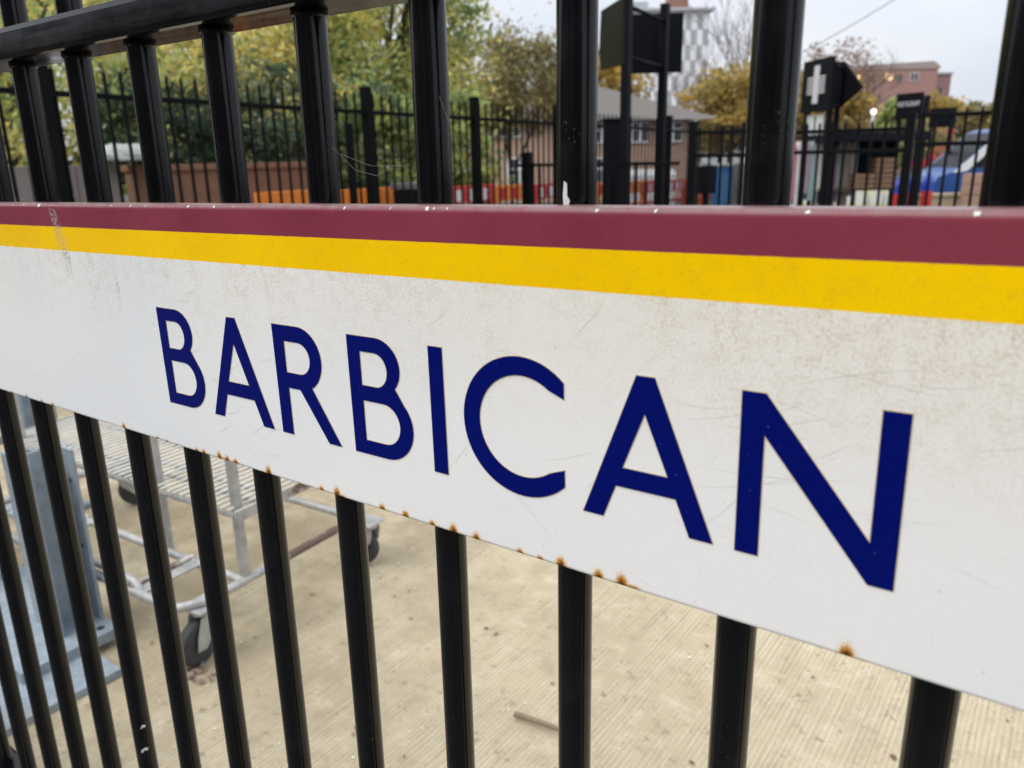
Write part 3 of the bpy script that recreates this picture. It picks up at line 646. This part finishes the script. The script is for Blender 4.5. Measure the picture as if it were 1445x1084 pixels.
MB().tube([(2.72, .03, .1), (2.72, .03, 2.7)], .05, 8).build('downpipe', WFRAME, lb)
def window(parent, x, y, z, w, h, cols, frame=WFRAME, glass=GLASS, rows=2, name='window'):
    f = MB(); t_ = .06
    f.box((x, y, z + h / 2 - t_ / 2), (w, .08, t_)); f.box((x, y, z - h / 2 + t_ / 2), (w, .08, t_))
    for i in range(cols + 1): f.box((x - w / 2 + t_ / 2 + (w - t_) * i / cols, y - .003, z), (t_, .08, h - .004))
    if rows > 1: f.box((x, y - .006, z + h * .12), (w - .01, .07, .05))
    fo = f.build(name, frame, parent); MB().box((x, y + .01, z), (w - .02, .03, h - .02)).build('pane', glass, fo); return fo
for x, z, w, h, c in ((1.75, 1.05, 1.0, 1.1, 3), (4.1, 1.05, .9, 1.0, 2), (6.2, 2.3, 1.5, .7, 5), (7.8, 2.3, 1.5, .7, 5), (9.2, 2.3, .9, .7, 3), (3.6, 2.45, 1.2, .5, 4), (1.2, 2.45, 1.0, .5, 3), (6.4, 1.0, 1.2, 1.0, 3)):
    window(lb, x, .07, z, w, h, c)
# tower block with chequered panels
TW = plain('white_tower_cladding', (.80, .81, .82), .7, 0, .05, 1); TG = plain('grey_panel', (.36, .37, .39), .4, 0, .15, .5)
tb = thing('tower_block', 'white tower block with grey chequered panels and a brown chimney behind the trees', 'building', (-66.8, 124.7, -3), math.atan2(7.95, 10.4))
MB().box((7.0, 7, 13.4), (14.0, 14, 26.8)).build('wall', TW, tb)
MB().box((7.0, 7, 27.0), (15.4, 15.4, .5), bev=.1).build('roof', plain('pale_roof_slab', (.42, .43, .45), .7), tb)
MB().box((9.6, 5, 28.6), (3.2, 3.2, 3.0)).build('chimney', plain('brown_chimney_brick', (.25, .13, .10), .9), tb)
MB().box((2.6, 5, 28.0), (3.4, 5, 1.4)).build('plant_room', TG, tb)
pm = None
for r in range(10):
    for c in range(14):
        if (r + c) % 2: continue
        x = .55 + c * .96; z = 25.2 - r * 2.35
        if pm is None: o = MB().box((0, 0, 0), (.93, .12, 2.25)).build('window', TG, tb); pm = o.data
        else: o = link('window', pm, tb)
        o.location = (x + .4, -.05, z)
# red brick flats
RB = plain('pink_red_brick', (.36, .20, .175), .9, 0, .10, .6); LIT = N('lit_window'); LIT.set(color=(.6, .4, .2), emit=(1, .66, .32), emits=1.3); LIT = LIT.m
rb_ = thing('brick_flats', 'red brick block of flats with two lit windows in the distance', 'building', (-26.3, 104.6, -3), math.atan2(6.5, 8.8))
Lr = 11.1
MB().box((Lr / 2, 5, 6.75), (Lr, 10, 13.5)).build('wall', RB, rb_)
m = MB(); m.prism([(-.2, 13.5), (Lr + .2, 13.5), (Lr + .2, 13.75), (Lr - .6, 14.35), (.1, 13.95), (-.2, 13.75)], 10.2, (0, -.1, 0)); m.build('roof', plain('pale_roof_edge', (.34, .28, .26), .8), rb_)
MB().box((-2.6, 5.2, 6.6), (5.18, 9.6, 13.2)).build('wall', RB, rb_); MB().box((-2.6, 5.2, 13.32), (5.3, 9.9, .24)).build('roof', plain('pale_parapet', (.34, .28, .26), .8), rb_)
for x, z in ((-1.2, 11.6), (-3.4, 11.6), (-1.2, 9.2), (-3.4, 9.2)): window(rb_, x, .37, z, 1.0, 1.0, 2, BRICK_FAR, GLASS, 1)
MB().box((Lr + 1.7, 7.6, 6.55), (3.3, 9, 13.1)).build('wing', plain('dusky_brick', (.27, .16, .15), .9), rb_)
MB().box((Lr + 1.7, 7.6, 13.2), (3.6, 9.3, .25)).build('wing_roof', plain('grey_flat_roof', (.32, .31, .32), .8), rb_)
for x, z, g in ((1.4, 12.5, LIT), (5.2, 12.7, LIT), (8.3, 12.6, GLASS), (6.4, 12.5, GLASS), (3.3, 12.5, GLASS), (1.6, 10.2, GLASS), (4.0, 10.2, GLASS), (8.8, 10.0, GLASS), (6.6, 10.1, GLASS)):
    window(rb_, x, -.03, z, 1.0, .95, 2, WFRAME if g is GLASS and x > 7 else BRICK_FAR, g, 1)
for x, z in ((Lr + .9, 11.0), (Lr + 2.2, 11.0), (Lr + .9, 8.6)): window(rb_, x, 3.08, z, .55, 1.3, 1, BRICK_FAR, GLASS, 1)
# a far red and white building glimpsed past the bush
t = thing('shop_building', 'distant pale building with a red panel behind the bush', 'building', (-29.5, 52.3, -1), math.radians(36)); MB().box((0, 3, 4.6), (4.2, 6, 9.2)).build('wall', plain('pale_render', (.5, .5, .5), .8), t)
MB().box((.9, -.03, 8.1), (1.2, .1, 1.7)).build('red_panel', plain('red_render', (.5, .08, .06), .7), t); MB().box((0, 2.8, 9.3), (4.5, 6.3, .25)).build('roof', ROOF, t)

t = thing('dark_reflection_building', 'long dark brick building added out of view to darken reflections in the railing', 'building', (-15, -9.0, 0))  # unseen, added behind the camera so the glossy bars mirror something dark
MB().box((-2, -3, 2.2), (64, 6, 4.4)).build('wall', plain('dark_brick', (.10, .065, .05), .9, 0, .2, 4), t); MB().box((-2, -3, 4.5), (64.4, 6.4, .2)).build('roof_edge', ROOF, t)
for i in range(8): window(t, 1.8 + i * 3.2, .02, 2.3, 1.5, 1.9, 2)
t = thing('feeder_cabinet', 'tall narrow black cabinet standing by the near post of the large sign', 'cabinet', (-4.62, 8.38, -.09), .5); MB().box((0, 0, .86), (.22, .2, 1.72), bev=.01).build('body', BOARD, t); MB().box((0, 0, 1.735), (.25, .23, .03), bev=.008).build('cap', BOARD, t)
MB().box((0, -.103, .95), (.17, .008, 1.3), bev=.003).build('door', BOARD, t)
# ------------------------------------------------------------------ right side clutter beyond the yard
NAVY = plain('dark_navy_canvas', (.007, .008, .014), .8, 0, .3, 3, .15)
t = thing('market_stall', 'dark navy market stall with flat canopy behind the cross emblem sign', 'stall', (-3.0, 13.95, -.14), math.atan2(.6, .9))
MB().box((.1, .5, 1.60), (1.55, 1.2, .14), bev=.02).build('canopy', NAVY, t)
for x in (-.6, .8):
    for y in (0, 1.0): MB().box((x, y, .78), (.05, .05, 1.56)).build('leg', BOARD, t)
MB().box((.1, 1.03, 1.20), (1.4, .03, .75)).build('back_cloth', NAVY, t); MB().box((.0, .45, .78), (1.1, .5, .04)).build('counter', plain('stall_boards', (.12, .085, .06), .8), t)
CR = plain('crate_wood', (.21, .125, .075), .85, 0, .25, 12)
def crate(label, x, y, z, rz):
    t = thing('wooden_crate', label, 'crate', (x, y, z), rz, 'wooden crates on the stall')
    for i in range(3):
        for s in (-1, 1): MB().box((0, s * .15, .035 + i * .08), (.32, .015, .065)).build('slat', CR, t); MB().box((s * .15, 0, .035 + i * .08), (.015, .28, .065)).build('slat', CR, t)
    MB().box((0, 0, .008), (.3, .28, .016)).build('bottom', CR, t)
crate('wooden crate at the left of the dark stall counter', -3.14, 14.09, .662, .55); crate('wooden crate at the right of the dark stall counter', -2.86, 14.28, .662, .6); crate('wooden crate stacked on top of the right hand crate', -2.86, 14.28, .906, .5)
# hanging clothes left of the stall
t = thing('clothes_rail', 'rail of pink, white and teal garments beneath the cross emblem sign', 'clothes rail', (-4.0, 14.3, -.14), math.radians(30))
MB().tube([(-.55, 0, 0), (-.55, 0, 1.62), (.75, 0, 1.62), (.75, 0, 0)], .018, 8).build('frame', BOARD, t)
for s in (-.55, .75): MB().box((s, 0, .02), (.05, .5, .04)).build('foot', BOARD, t)
cols_ = [(.5, .42, .45), (.50, .16, .20), (.60, .60, .60), (.42, .30, .36), (.30, .40, .42), (.62, .60, .58), (.09, .10, .12), (.46, .25, .30), (.33, .42, .42), (.42, .33, .28), (.58, .57, .60)]
for i, c in enumerate(cols_):
    w = .10; x = -.47 + i * .112; hh = random.uniform(.8, 1.15); zt = 1.56
    m = MB(); m.prism([(-.05, zt - .10), (-.02, zt), (.02, zt), (.05, zt - .10), (.048, zt - hh), (-.048, zt - hh)], .28, (x, -.14, 0)); m.build('garment', plain('garment_cloth', c, .85, 0, .25, 6), t)
# white and yellow water filled barriers
WY = (lambda n: n.set(color=n.mix(n.ramp(n.noise(3.5, 2), .45, .62), (.72, .73, .70), (.66, .68, .20)), rough=.5).m)(N('white_yellow_plastic'))
def block(label, x, y, rz, w=.42):
    t = thing('plastic_block', label, 'barrier', (x, y, gz(y) - .03), rz, 'white plastic blocks beyond the fence')
    MB().prism([(-w / 2, 0), (w / 2, 0), (w / 2 - .03, .64), (w / 2 - .05, .74), (-w / 2 + .05, .74), (-w / 2 + .03, .64)], .3).build('body', WY, t)
    MB().box((0, -.006, .2), (w * .6, .012, .1)).build('recess', GREYWALL, t)
for i, (x, y) in enumerate(((-4.50, 18.95), (-4.22, 19.15), (-3.94, 19.35), (-3.68, 19.55))): block('pale plastic barrier block in the row below the dark stall', x, y, math.radians(36), .27)
block('pale plastic barrier block standing alone below the garments', -5.25, 18.1, math.radians(34), .34)
# gas cylinders
for lab, x, y, h in (('red gas cylinder with blue top, nearest the fence post', -2.98, 16.45, .98), ('red gas cylinder with blue top, middle of three', -2.80, 16.75, 1.0), ('red gas cylinder with blue top, beside the white and blue van', -2.58, 16.9, 1.02)):
    t = thing('gas_cylinder', lab, 'gas cylinder', (x, y, gz(y) - .02), 0, 'red and blue gas cylinders')
    MB().lathe([(.09, .0), (.1, .03), (.1, h - .33)], 18).build('body', B_RD, t)
    MB().lathe([(.1, h - .33), (.1, h - .2), (.085, h - .12), (.045, h - .07), (.03, h)], 18).build('shoulder', plain('blue_paint', (.02, .05, .40), .4), t)
    MB().lathe([(.102, .2), (.102, .23)], 18).build('band', plain('blue_band', (.02, .05, .40), .4), t)
# blue van
BV = plain('blue_vehicle_paint', (.02, .075, .24), .3, 0, .1, 2); WV = plain('white_vehicle_paint', (.66, .67, .68), .35, 0, .06, 2)
def van(name, label, cat, loc, rz, paint, stripe, L=3.6, W=1.5, H=1.5):
    t = thing(name, label, cat, loc, rz)
    m = MB(); m.prism([(-L / 2, .28), (L / 2, .28), (L / 2, .75), (L / 2 - .25, .85), (L / 2 - .8, H), (-L / 2 + .05, H), (-L / 2, H - .1)], W, (0, -W / 2, 0)); bo = m.build('body', paint, t)
    m = MB(); m.prism([(L / 2 - .34, .9), (L / 2 - .82, H - .1), (L / 2 - 1.3, H - .1), (L / 2 - 1.3, .9)], .01, (0, -W / 2 - .008, 0)); m.build('side_window', GLASS, t)
    m = MB(); m.prism([(-L / 2 + .2, .9), (-L / 2 + .2, H - .12), (L / 2 - 1.4, H - .12), (L / 2 - 1.4, .9)], .01, (0, -W / 2 - .007, 0)); m.build('side_stripe', stripe, t)
    for x in (-L / 2 + .65, L / 2 - .65):
        for s in (-1, 1):
            w = MB().lathe([(.16, -.09), (.29, -.09), (.31, -.05), (.31, .05), (.29, .09), (.16, .09)], 24, (0, 0, 0), 'Y').build('wheel', RUBBER, t, (x, s * (W / 2 - .05), .31)); MB().lathe([(.16, -.08), (.03, -.095), (.03, .095), (.16, .08)], 20, (0, 0, 0), 'Y').build('rim', GALV, w)
    for s in (-1, 1): MB().box((L / 2 + .005, s * (W / 2 - .2), .62), (.03, .26, .14), bev=.01).build('headlight', GLASS, t)
    return t
van('parked_van', 'white van behind the two posts of the large sign', 'van', (-9.0, 18.1, -.25), math.radians(118), WV, WV, 2.8, 1.2, 1.15)
t = thing('parked_van', 'white and blue van with sloping windscreen facing left behind the right railing', 'van', (-2.86, 19.45, -.24), math.radians(33))
MB().prism([(0, .25), (0, .80), (.10, .93), (3.6, .98), (3.6, .25)], 1.5).build('lower_body', BV, t)
MB().prism([(.10, .93), (.42, 1.02), (1.32, 1.84), (1.5, 1.9), (3.5, 1.9), (3.6, .98)], 1.48, (0, .01, 0)).build('upper_body', BV, t)
MB().prism([(.38, 1.0), (1.32, 1.85), (1.5, 1.91), (1.5, 1.80), (.66, 1.03)], .02, (0, -.004, 0)).build('pillar', WV, t)
MB().prism([(.72, 1.10), (1.40, 1.74), (2.2, 1.76), (2.2, 1.10)], .012, (0, .0, 0)).build('side_window', DGLASS, t)
MB().prism([(.52, 1.09), (1.28, 1.80), (1.29, 1.80), (.53, 1.09)], 1.3, (-.012, .1, .012)).build('windscreen', DGLASS, t)
MB().box((.02, .22, .72), (.06, .26, .14), bev=.02).build('headlight', LETTER_W, t); MB().box((.02, 1.28, .72), (.06, .26, .14), bev=.02).build('headlight', LETTER_W, t)
for x in (.65, 2.9):
    for y in (.05, 1.45): w = MB().lathe([(.16, -.09), (.29, -.09), (.31, -.05), (.31, .05), (.29, .09), (.16, .09)], 24, (0, 0, 0), 'Y').build('wheel', RUBBER, t, (x, y, .31)); MB().lathe([(.16, -.08), (.03, -.095), (.03, .095), (.16, .08)], 20, (0, 0, 0), 'Y').build('rim', GALV, w)
BEIGE = plain('beige_stone', (.40, .32, .21), .9, 0, .2, 3)
wall('stone_kerb', 'low beige stone retaining wall below the white and blue van', 'wall', (-3.25, 18.55), (.6, 21.2), .30, .3, BEIGE, -.35)
t = thing('cardboard_stack', 'stack of pinkish brown boxes in front of the white and blue van', 'boxes', (-1.95, 18.95, -.2), .5)
for i in range(3): MB().box((random.uniform(-.02, .02), 0, .44 + i * .21), (.52, .4, .20), bev=.01).build('box', plain('brown_card', (.36, .23, .16), .85), t)
MB().box((0, 0, .14), (.54, .42, .4)).build('box', BEIGE, t)
BUS = plain('red_bus_paint', (.50, .05, .07), .35, 0, .1, 1)
t = thing('bus', 'red bus roof far off behind the right hand railing', 'bus', (-9.85, 64.6, -.3), math.radians(98.7))
MB().box((0, 0, 1.6), (5.5, 2.4, 2.6), bev=.15).build('body', BUS, t)
for i in range(5): MB().box((-2.1 + i * 1.05, -1.205, 1.75), (.9, .03, .8)).build('window', GLASS, t)
for x in (-1.7, 1.7): MB().lathe([(.2, -.12), (.45, -.12), (.45, .12), (.2, .12)], 20, (0, 0, 0), 'Y').build('wheel', RUBBER, t, (x, -1.1, .45))
MB().box((-2.76, 0, 2.1), (.03, 2.0, .7)).build('rear_window', GLASS, t); MB().box((-2.765, .5, 2.66), (.03, .7, .2)).build('destination_display', LIT, t)
t = thing('control_cabinet', 'small black cabinet on a post beyond the gate railing', 'cabinet', (-4.72, 11.45, -.12)); MB().box((0, 0, 1.0), (.24, .18, .40), bev=.01).build('box', BOARD, t); MB().box((0, 0, .4), (.07, .07, .8)).build('post', BOARD, t)
t = thing('site_toilet', 'blue portable cabin beyond the gate railing', 'cabin', (-6.2, 15.9, -.15), .5); MB().box((0, 0, .58), (.36, .36, 1.16), bev=.03).build('cabin', plain('bright_blue_plastic', (.03, .20, .50), .5), t)
MB().box((0, -.186, .55), (.24, .02, .95), bev=.005).build('door', plain('pale_blue_plastic', (.10, .28, .55), .5), t); MB().box((0, 0, 1.18), (.40, .40, .06), bev=.02).build('roof', WV, t)
GLOBE = N('lamp_globe'); GLOBE.set(color=(.8, .8, .78), emit=(1, .95, .85), emits=1.3, rough=.3); GLOBE = GLOBE.m
t = thing('street_lamp', 'white street lamp with a lit round globe in front of the trees', 'street lamp', (-5.8, 26.73, -.3)); MB().lathe([(.07, 0), (.06, .5), (.045, 2.60)], 12).build('pole', WV, t)
MB().lathe([(.0, -.085), (.045, -.07), (.075, -.025), (.08, .015), (.065, .05), (.03, .075), (.0, .082)], 18, (0, 0, 2.67)).build('globe', GLOBE, t)

# ------------------------------------------------------------------ trees and shrubs
def mat_leaf():
    n = N('leaf'); c = n.attr('leaf_colour', 'Color'); n.set(color=c, rough=.6, spec=.3)
    tr_ = n.t.nodes.new('ShaderNodeBsdfTranslucent'); n.t.links.new(c, tr_.inputs[0]); mx = n.t.nodes.new('ShaderNodeMixShader'); mx.inputs[0].default_value = .5
    n.t.links.new(n.b.outputs[0], mx.inputs[1]); n.t.links.new(tr_.outputs[0], mx.inputs[2]); n.t.links.new(mx.outputs[0], n.out.inputs[0]); return n.m
LEAF = mat_leaf(); BARK = plain('bark', (.085, .065, .05), .95, 0, .35, 12, .2, .5); TWIGS = plain('bare_twigs', (.15, .115, .10), .9, 0, .3, 4)
def foliage(parent, centre, radii, nclump, nleaf, size, palette, seed, csize=.35, droop=0, name='crown'):
    r = np.random.default_rng(seed); cs = []
    while len(cs) < nclump:
        p = r.uniform(-1, 1, 3); d = np.linalg.norm(p)
        if d < 1 and d > .5: cs.append(p)
    cs = np.array(cs) * np.array(radii); cs[:, :] *= r.uniform(.85, 1.12, (nclump, 1))
    ci = r.integers(0, nclump, nleaf); cr = csize * np.mean(radii) * r.uniform(.6, 1.3, nclump)
    off = r.normal(0, .5, (nleaf, 3)) * cr[ci][:, None]; off[:, 2] *= .75
    p = cs[ci] + off; p[:, 2] -= droop * (np.abs(p[:, 0]) + np.abs(p[:, 1]))
    p += np.array(centre)
    a = r.normal(0, 1, (nleaf, 3)); a /= np.linalg.norm(a, axis=1)[:, None]; b = r.normal(0, 1, (nleaf, 3)); b -= a * (a * b).sum(1)[:, None]; b /= np.linalg.norm(b, axis=1)[:, None]
    s = size * r.uniform(.6, 1.4, nleaf)[:, None]
    V = np.stack([p - a * s, p + b * s * .45 - a * s * .1, p + a * s, p - b * s * .45 - a * s * .1], 1).reshape(-1, 3)
    F = np.arange(nleaf * 4, dtype=np.int32)
    me = bpy.data.meshes.new(name); me.vertices.add(nleaf * 4); me.vertices.foreach_set('co', V.astype(np.float32).ravel())
    me.loops.add(nleaf * 4); me.loops.foreach_set('vertex_index', F); me.polygons.add(nleaf); me.polygons.foreach_set('loop_start', np.arange(0, nleaf * 4, 4, dtype=np.int32)); me.polygons.foreach_set('loop_total', np.full(nleaf, 4, np.int32))
    pal = np.array(palette); pc = r.integers(0, len(pal), nclump); own = r.random(nleaf) < .3
    c = pal[np.where(own, r.integers(0, len(pal), nleaf), pc[ci])] * r.uniform(.7, 1.3, (nleaf, 1))
    ca = np.ones((nleaf, 4, 4), np.float32); ca[:, :, :3] = c[:, None, :]
    at = me.color_attributes.new('leaf_colour', 'FLOAT_COLOR', 'CORNER'); at.data.foreach_set('color', ca.ravel())
    me.update(); me.validate(); me.materials.append(LEAF); return link(name, me, parent)
def limbs(parent, base, top, r0, targets, seed, mat=BARK, name='trunk'):
    rd = random.Random(seed); m = MB(); base = Vector(base); top = Vector(top)
    pts = [base.lerp(top, i / 6) + Vector((rd.uniform(-.06, .06), rd.uniform(-.06, .06), 0)) * (top - base).length * .3 * (i > 0) for i in range(7)]
    m.tube(pts, [r0 * (1 - .09 * i) for i in range(7)], 9)
    for tgt in targets:
        k = rd.randint(3, 6); s = pts[k]; tgt = Vector(tgt); mid = s.lerp(tgt, .5) + Vector((rd.uniform(-.2, .2), rd.uniform(-.2, .2), .15)) * (tgt - s).length * .4
        m.tube([s, s.lerp(mid, .5), mid, mid.lerp(tgt, .5) + Vector((0, 0, .05)), tgt], [r0 * .45, r0 * .38, r0 * .28, r0 * .18, r0 * .06], 6)
    return m.build(name, mat, parent)
def tree(name, label, cat, base, centre, radii, nclump, nleaf, size, palette, seed, r0=.16, csize=.35, droop=0):
    t = thing(name, label, cat, base); rd = random.Random(seed); c = Vector(centre)
    tg = [(c.x + rd.uniform(-.8, .8) * radii[0], c.y + rd.uniform(-.8, .8) * radii[1], c.z + rd.uniform(-.3, .9) * radii[2]) for _ in range(9)]
    limbs(t, (0, 0, -.1), (c.x * .6, c.y * .6, c.z), r0, tg, seed)
    foliage(t, centre, radii, nclump, nleaf, size, palette, seed, csize, droop); return t
YG = [(.66, .59, .20), (.74, .63, .19), (.52, .53, .20), (.38, .43, .16), (.78, .60, .20), (.60, .58, .26)]
GR = [(.26, .36, .13), (.35, .44, .16), (.22, .29, .12), (.52, .51, .16), (.39, .42, .15)]
DK = [(.05, .085, .05), (.085, .13, .065), (.12, .165, .085), (.07, .105, .065), (.19, .215, .11)]
BRN = [(.27, .23, .11), (.36, .30, .13), (.22, .20, .10), (.43, .33, .12), (.29, .28, .13)]
GOLD = [(.46, .33, .08), (.53, .37, .09), (.38, .27, .08), (.33, .28, .10), (.29, .21, .09)]
tree('broadleaf_tree', 'tall yellow green autumn tree at the far left behind the railing', 'tree', (-13.8, 6.3, -.1), (0, 0, 3.4), (2.5, 2.5, 2.6), 60, 13000, .06, YG, 21, .18)
tree('broadleaf_tree', 'broad olive yellow tree behind the brick wall and dark shrubs', 'tree', (-12.6, 8.6, -.1), (0, 0, 3.9), (2.5, 2.5, 2.7), 70, 15000, .058, YG, 22, .2)
tree('broadleaf_tree', 'green and gold tree rising behind the square fence post', 'tree', (-10.9, 10.2, -.1), (0, 0, 4.0), (2.3, 2.3, 2.7), 75, 15000, .058, YG[:4] + GR, 23, .2)
tree('broadleaf_tree', 'drooping green willow like tree right of the centre left bar', 'tree', (-9.75, 10.3, -.1), (0, 0, 3.2), (1.35, 1.35, 1.9), 50, 8500, .06, GR + YG[:3], 24, .14, .34, .12)
tree('broadleaf_tree', 'yellowish understorey tree just above the left railing', 'tree', (-10.6, 7.4, -.1), (0, 0, 2.1), (1.7, 1.7, 1.3), 45, 8000, .055, YG, 25, .1)
tree('broadleaf_tree', 'leafy green tree behind grey boards at the left edge', 'tree', (-9.6, 4.0, -.1), (0, 0, 2.2), (1.7, 1.7, 1.7), 50, 9000, .055, YG[:4] + GR[:2], 26, .1)
def shrub(label, base, centre, radii, nc, nl, size, pal, seed, cs=.35, droop=0):
    t = thing('shrub', label, 'shrub', base); rd = random.Random(seed); c = Vector(centre)
    limbs(t, (0, 0, -.05), (c.x, c.y, c.z * .7), .045, [(c.x + rd.uniform(-.7, .7) * radii[0], c.y + rd.uniform(-.7, .7) * radii[1], c.z + rd.uniform(-.4, .8) * radii[2]) for _ in range(7)], seed, BARK, 'stem')
    foliage(t, centre, radii, nc, nl, size, pal, seed, cs, droop, 'foliage'); return t
shrub('dark evergreen shrub overhanging the left part of the brick wall', (-8.3, 5.0, -.05), (.1, 0, 1.58), (.7, .8, .62), 40, 5000, .05, DK, 31)
shrub('dark evergreen shrub overhanging the brick wall beside the square post', (-8.1, 6.3, -.06), (.1, 0, 1.62), (.7, .85, .66), 40, 5000, .05, DK, 32)
shrub('green hedge bush behind the railing right of the square post', (-8.1, 7.9, -.08), (0, 0, 1.5), (.9, .95, .8), 45, 5000, .06, GR + DK[2:], 33)
shrub('green climbing bush over the railing left of the brick building', (-8.0, 9.6, -.1), (0, 0, 1.45), (.7, .8, .8), 35, 3500, .06, GR, 36)
shrub('large brownish willowy bush in front of the brick building', (-10.6, 14.6, -.15), (0, 0, 2.95), (1.55, 1.5, 1.15), 70, 11000, .06, BRN, 34, .3, .10)
shrub('yellow green shrub low behind the boards at far left', (-8.5, 2.6, -.05), (0, 0, 1.6), (.7, .8, .7), 30, 3500, .05, YG[:4], 35)
tree('broadleaf_tree', 'golden autumn tree right of the hipped roof building', 'tree', (-15.2, 38.4, -.4), (0, 0, 3.6), (2.1, 2.1, 2.0), 45, 5000, .16, GOLD, 41, .16)
tree('broadleaf_tree', 'second golden tree behind the hipped roof, under the large sign', 'tree', (-21.5, 37.0, -.4), (0, 0, 4.3), (2.6, 2.6, 2.2), 50, 5000, .17, GOLD[:3] + BRN[:2], 42, .18)
tree('broadleaf_tree', 'russet golden tree beneath the cross emblem sign', 'tree', (-13.2, 46.0, -.5), (0, 0, 3.6), (3.0, 3.0, 2.2), 55, 5000, .2, GOLD + BRN[:2], 43, .18)
tree('broadleaf_tree', 'golden tree in front of the right end of the brick flats', 'tree', (-10.6, 68.5, -.7), (0, 0, 4.0), (1.7, 1.7, 1.9), 40, 2800, .22, GOLD, 44, .2)
tree('broadleaf_tree', 'slim green tree in front of the brick flats', 'tree', (-6.6, 33.5, -.35), (0, 0, 2.4), (.45, .45, 1.2), 30, 2200, .13, GR, 45, .1)
tree('broadleaf_tree', 'brown leaved tree far behind the railing at the right edge', 'tree', (-6.3, 70.0, -.7), (0, 0, 3.6), (3.2, 3.2, 2.2), 45, 3500, .26, BRN, 46, .2)
tree('broadleaf_tree', 'ochre tree below the flats behind the lamp', 'tree', (-12.0, 55.0, -.6), (0, 0, 2.3), (4.0, 4.0, 1.4), 60, 5000, .22, GOLD[2:] + BRN, 47, .2)
tree('broadleaf_tree', 'dusky brown tree left of the brick flats', 'tree', (-24.0, 76.0, -.8), (0, 0, 6.0), (3.6, 3.6, 3.0), 60, 4500, .28, BRN + GOLD[3:], 48, .25)
def bare_tree(label, base, h, r0, spread, depth, seed, mat=TWIGS, leaves=None):
    t = thing('bare_tree', label, 'tree', base); rd = random.Random(seed); m = MB(); tw_ = MB()
    def grow(p, d, L, r, lev):
        pts = [p]; q = p; dd = d
        for i in range(3):
            dd = (dd + Vector((rd.uniform(-1, 1), rd.uniform(-1, 1), rd.uniform(-.2, .5))) * .16).normalized(); q = q + dd * L / 3; pts.append(q)
        (m if lev == 0 else tw_).tube(pts, [r, r * .85, r * .7, r * .55], 7 if lev == 0 else 4, caps=lev == 0)
        if lev >= depth: return
        for k in range((5 if lev < 3 else 4) if lev else 8):
            a = rd.uniform(0, 6.28); sp = spread * rd.uniform(.6, 1.25); nd = (dd + Vector((math.cos(a), math.sin(a), rd.uniform(-.1, .35))) * sp).normalized()
            grow(pts[rd.randint(1, 3)] if k else q, nd, L * rd.uniform(.5, .78), r * (.42 if lev == 0 else .55), lev + 1)
    grow(Vector((0, 0, 0)), Vector((0, 0, 1)), h * .42, r0, 0)
    m.build('trunk', BARK, t); tw_.build('branches', mat, t)
    if leaves: foliage(t, *leaves, name='last_leaves')
    return t
bare_tree('thin bare tree standing in front of the white tower block', (-24.6, 55.5, -.6), 8.6, .10, .6, 3, 51)
bare_tree('leafless tree in open sky right of the tower block', (-26.2, 68.0, -.7), 14.5, .15, .55, 4, 52)
bare_tree('wide bare tree with reddish twigs above the cross emblem sign', (-12.3, 47.6, -.5), 7.4, .14, 1.05, 4, 53, plain('reddish_twigs', (.22, .15, .13), .9), ((0, 0, 6.3), (2.2, 2.2, 1.3), 40, 1100, .10, [(.30, .19, .14), (.36, .24, .17), (.24, .16, .12)], 61))
# cable crossing the sky at the right
ca_ = MB(); ca_.tube([(-14.0 + 10.0 * i / 12, 29.3 + 7.4 * i / 12, 2.6 + 6.5 * i / 12 - .5 * math.sin(PI * i / 12)) for i in range(13)], .014, 5)
tag(ca_.build('overhead_cable', BOARD), 'thin dark overhead cable crossing the sky at upper right', 'cable')
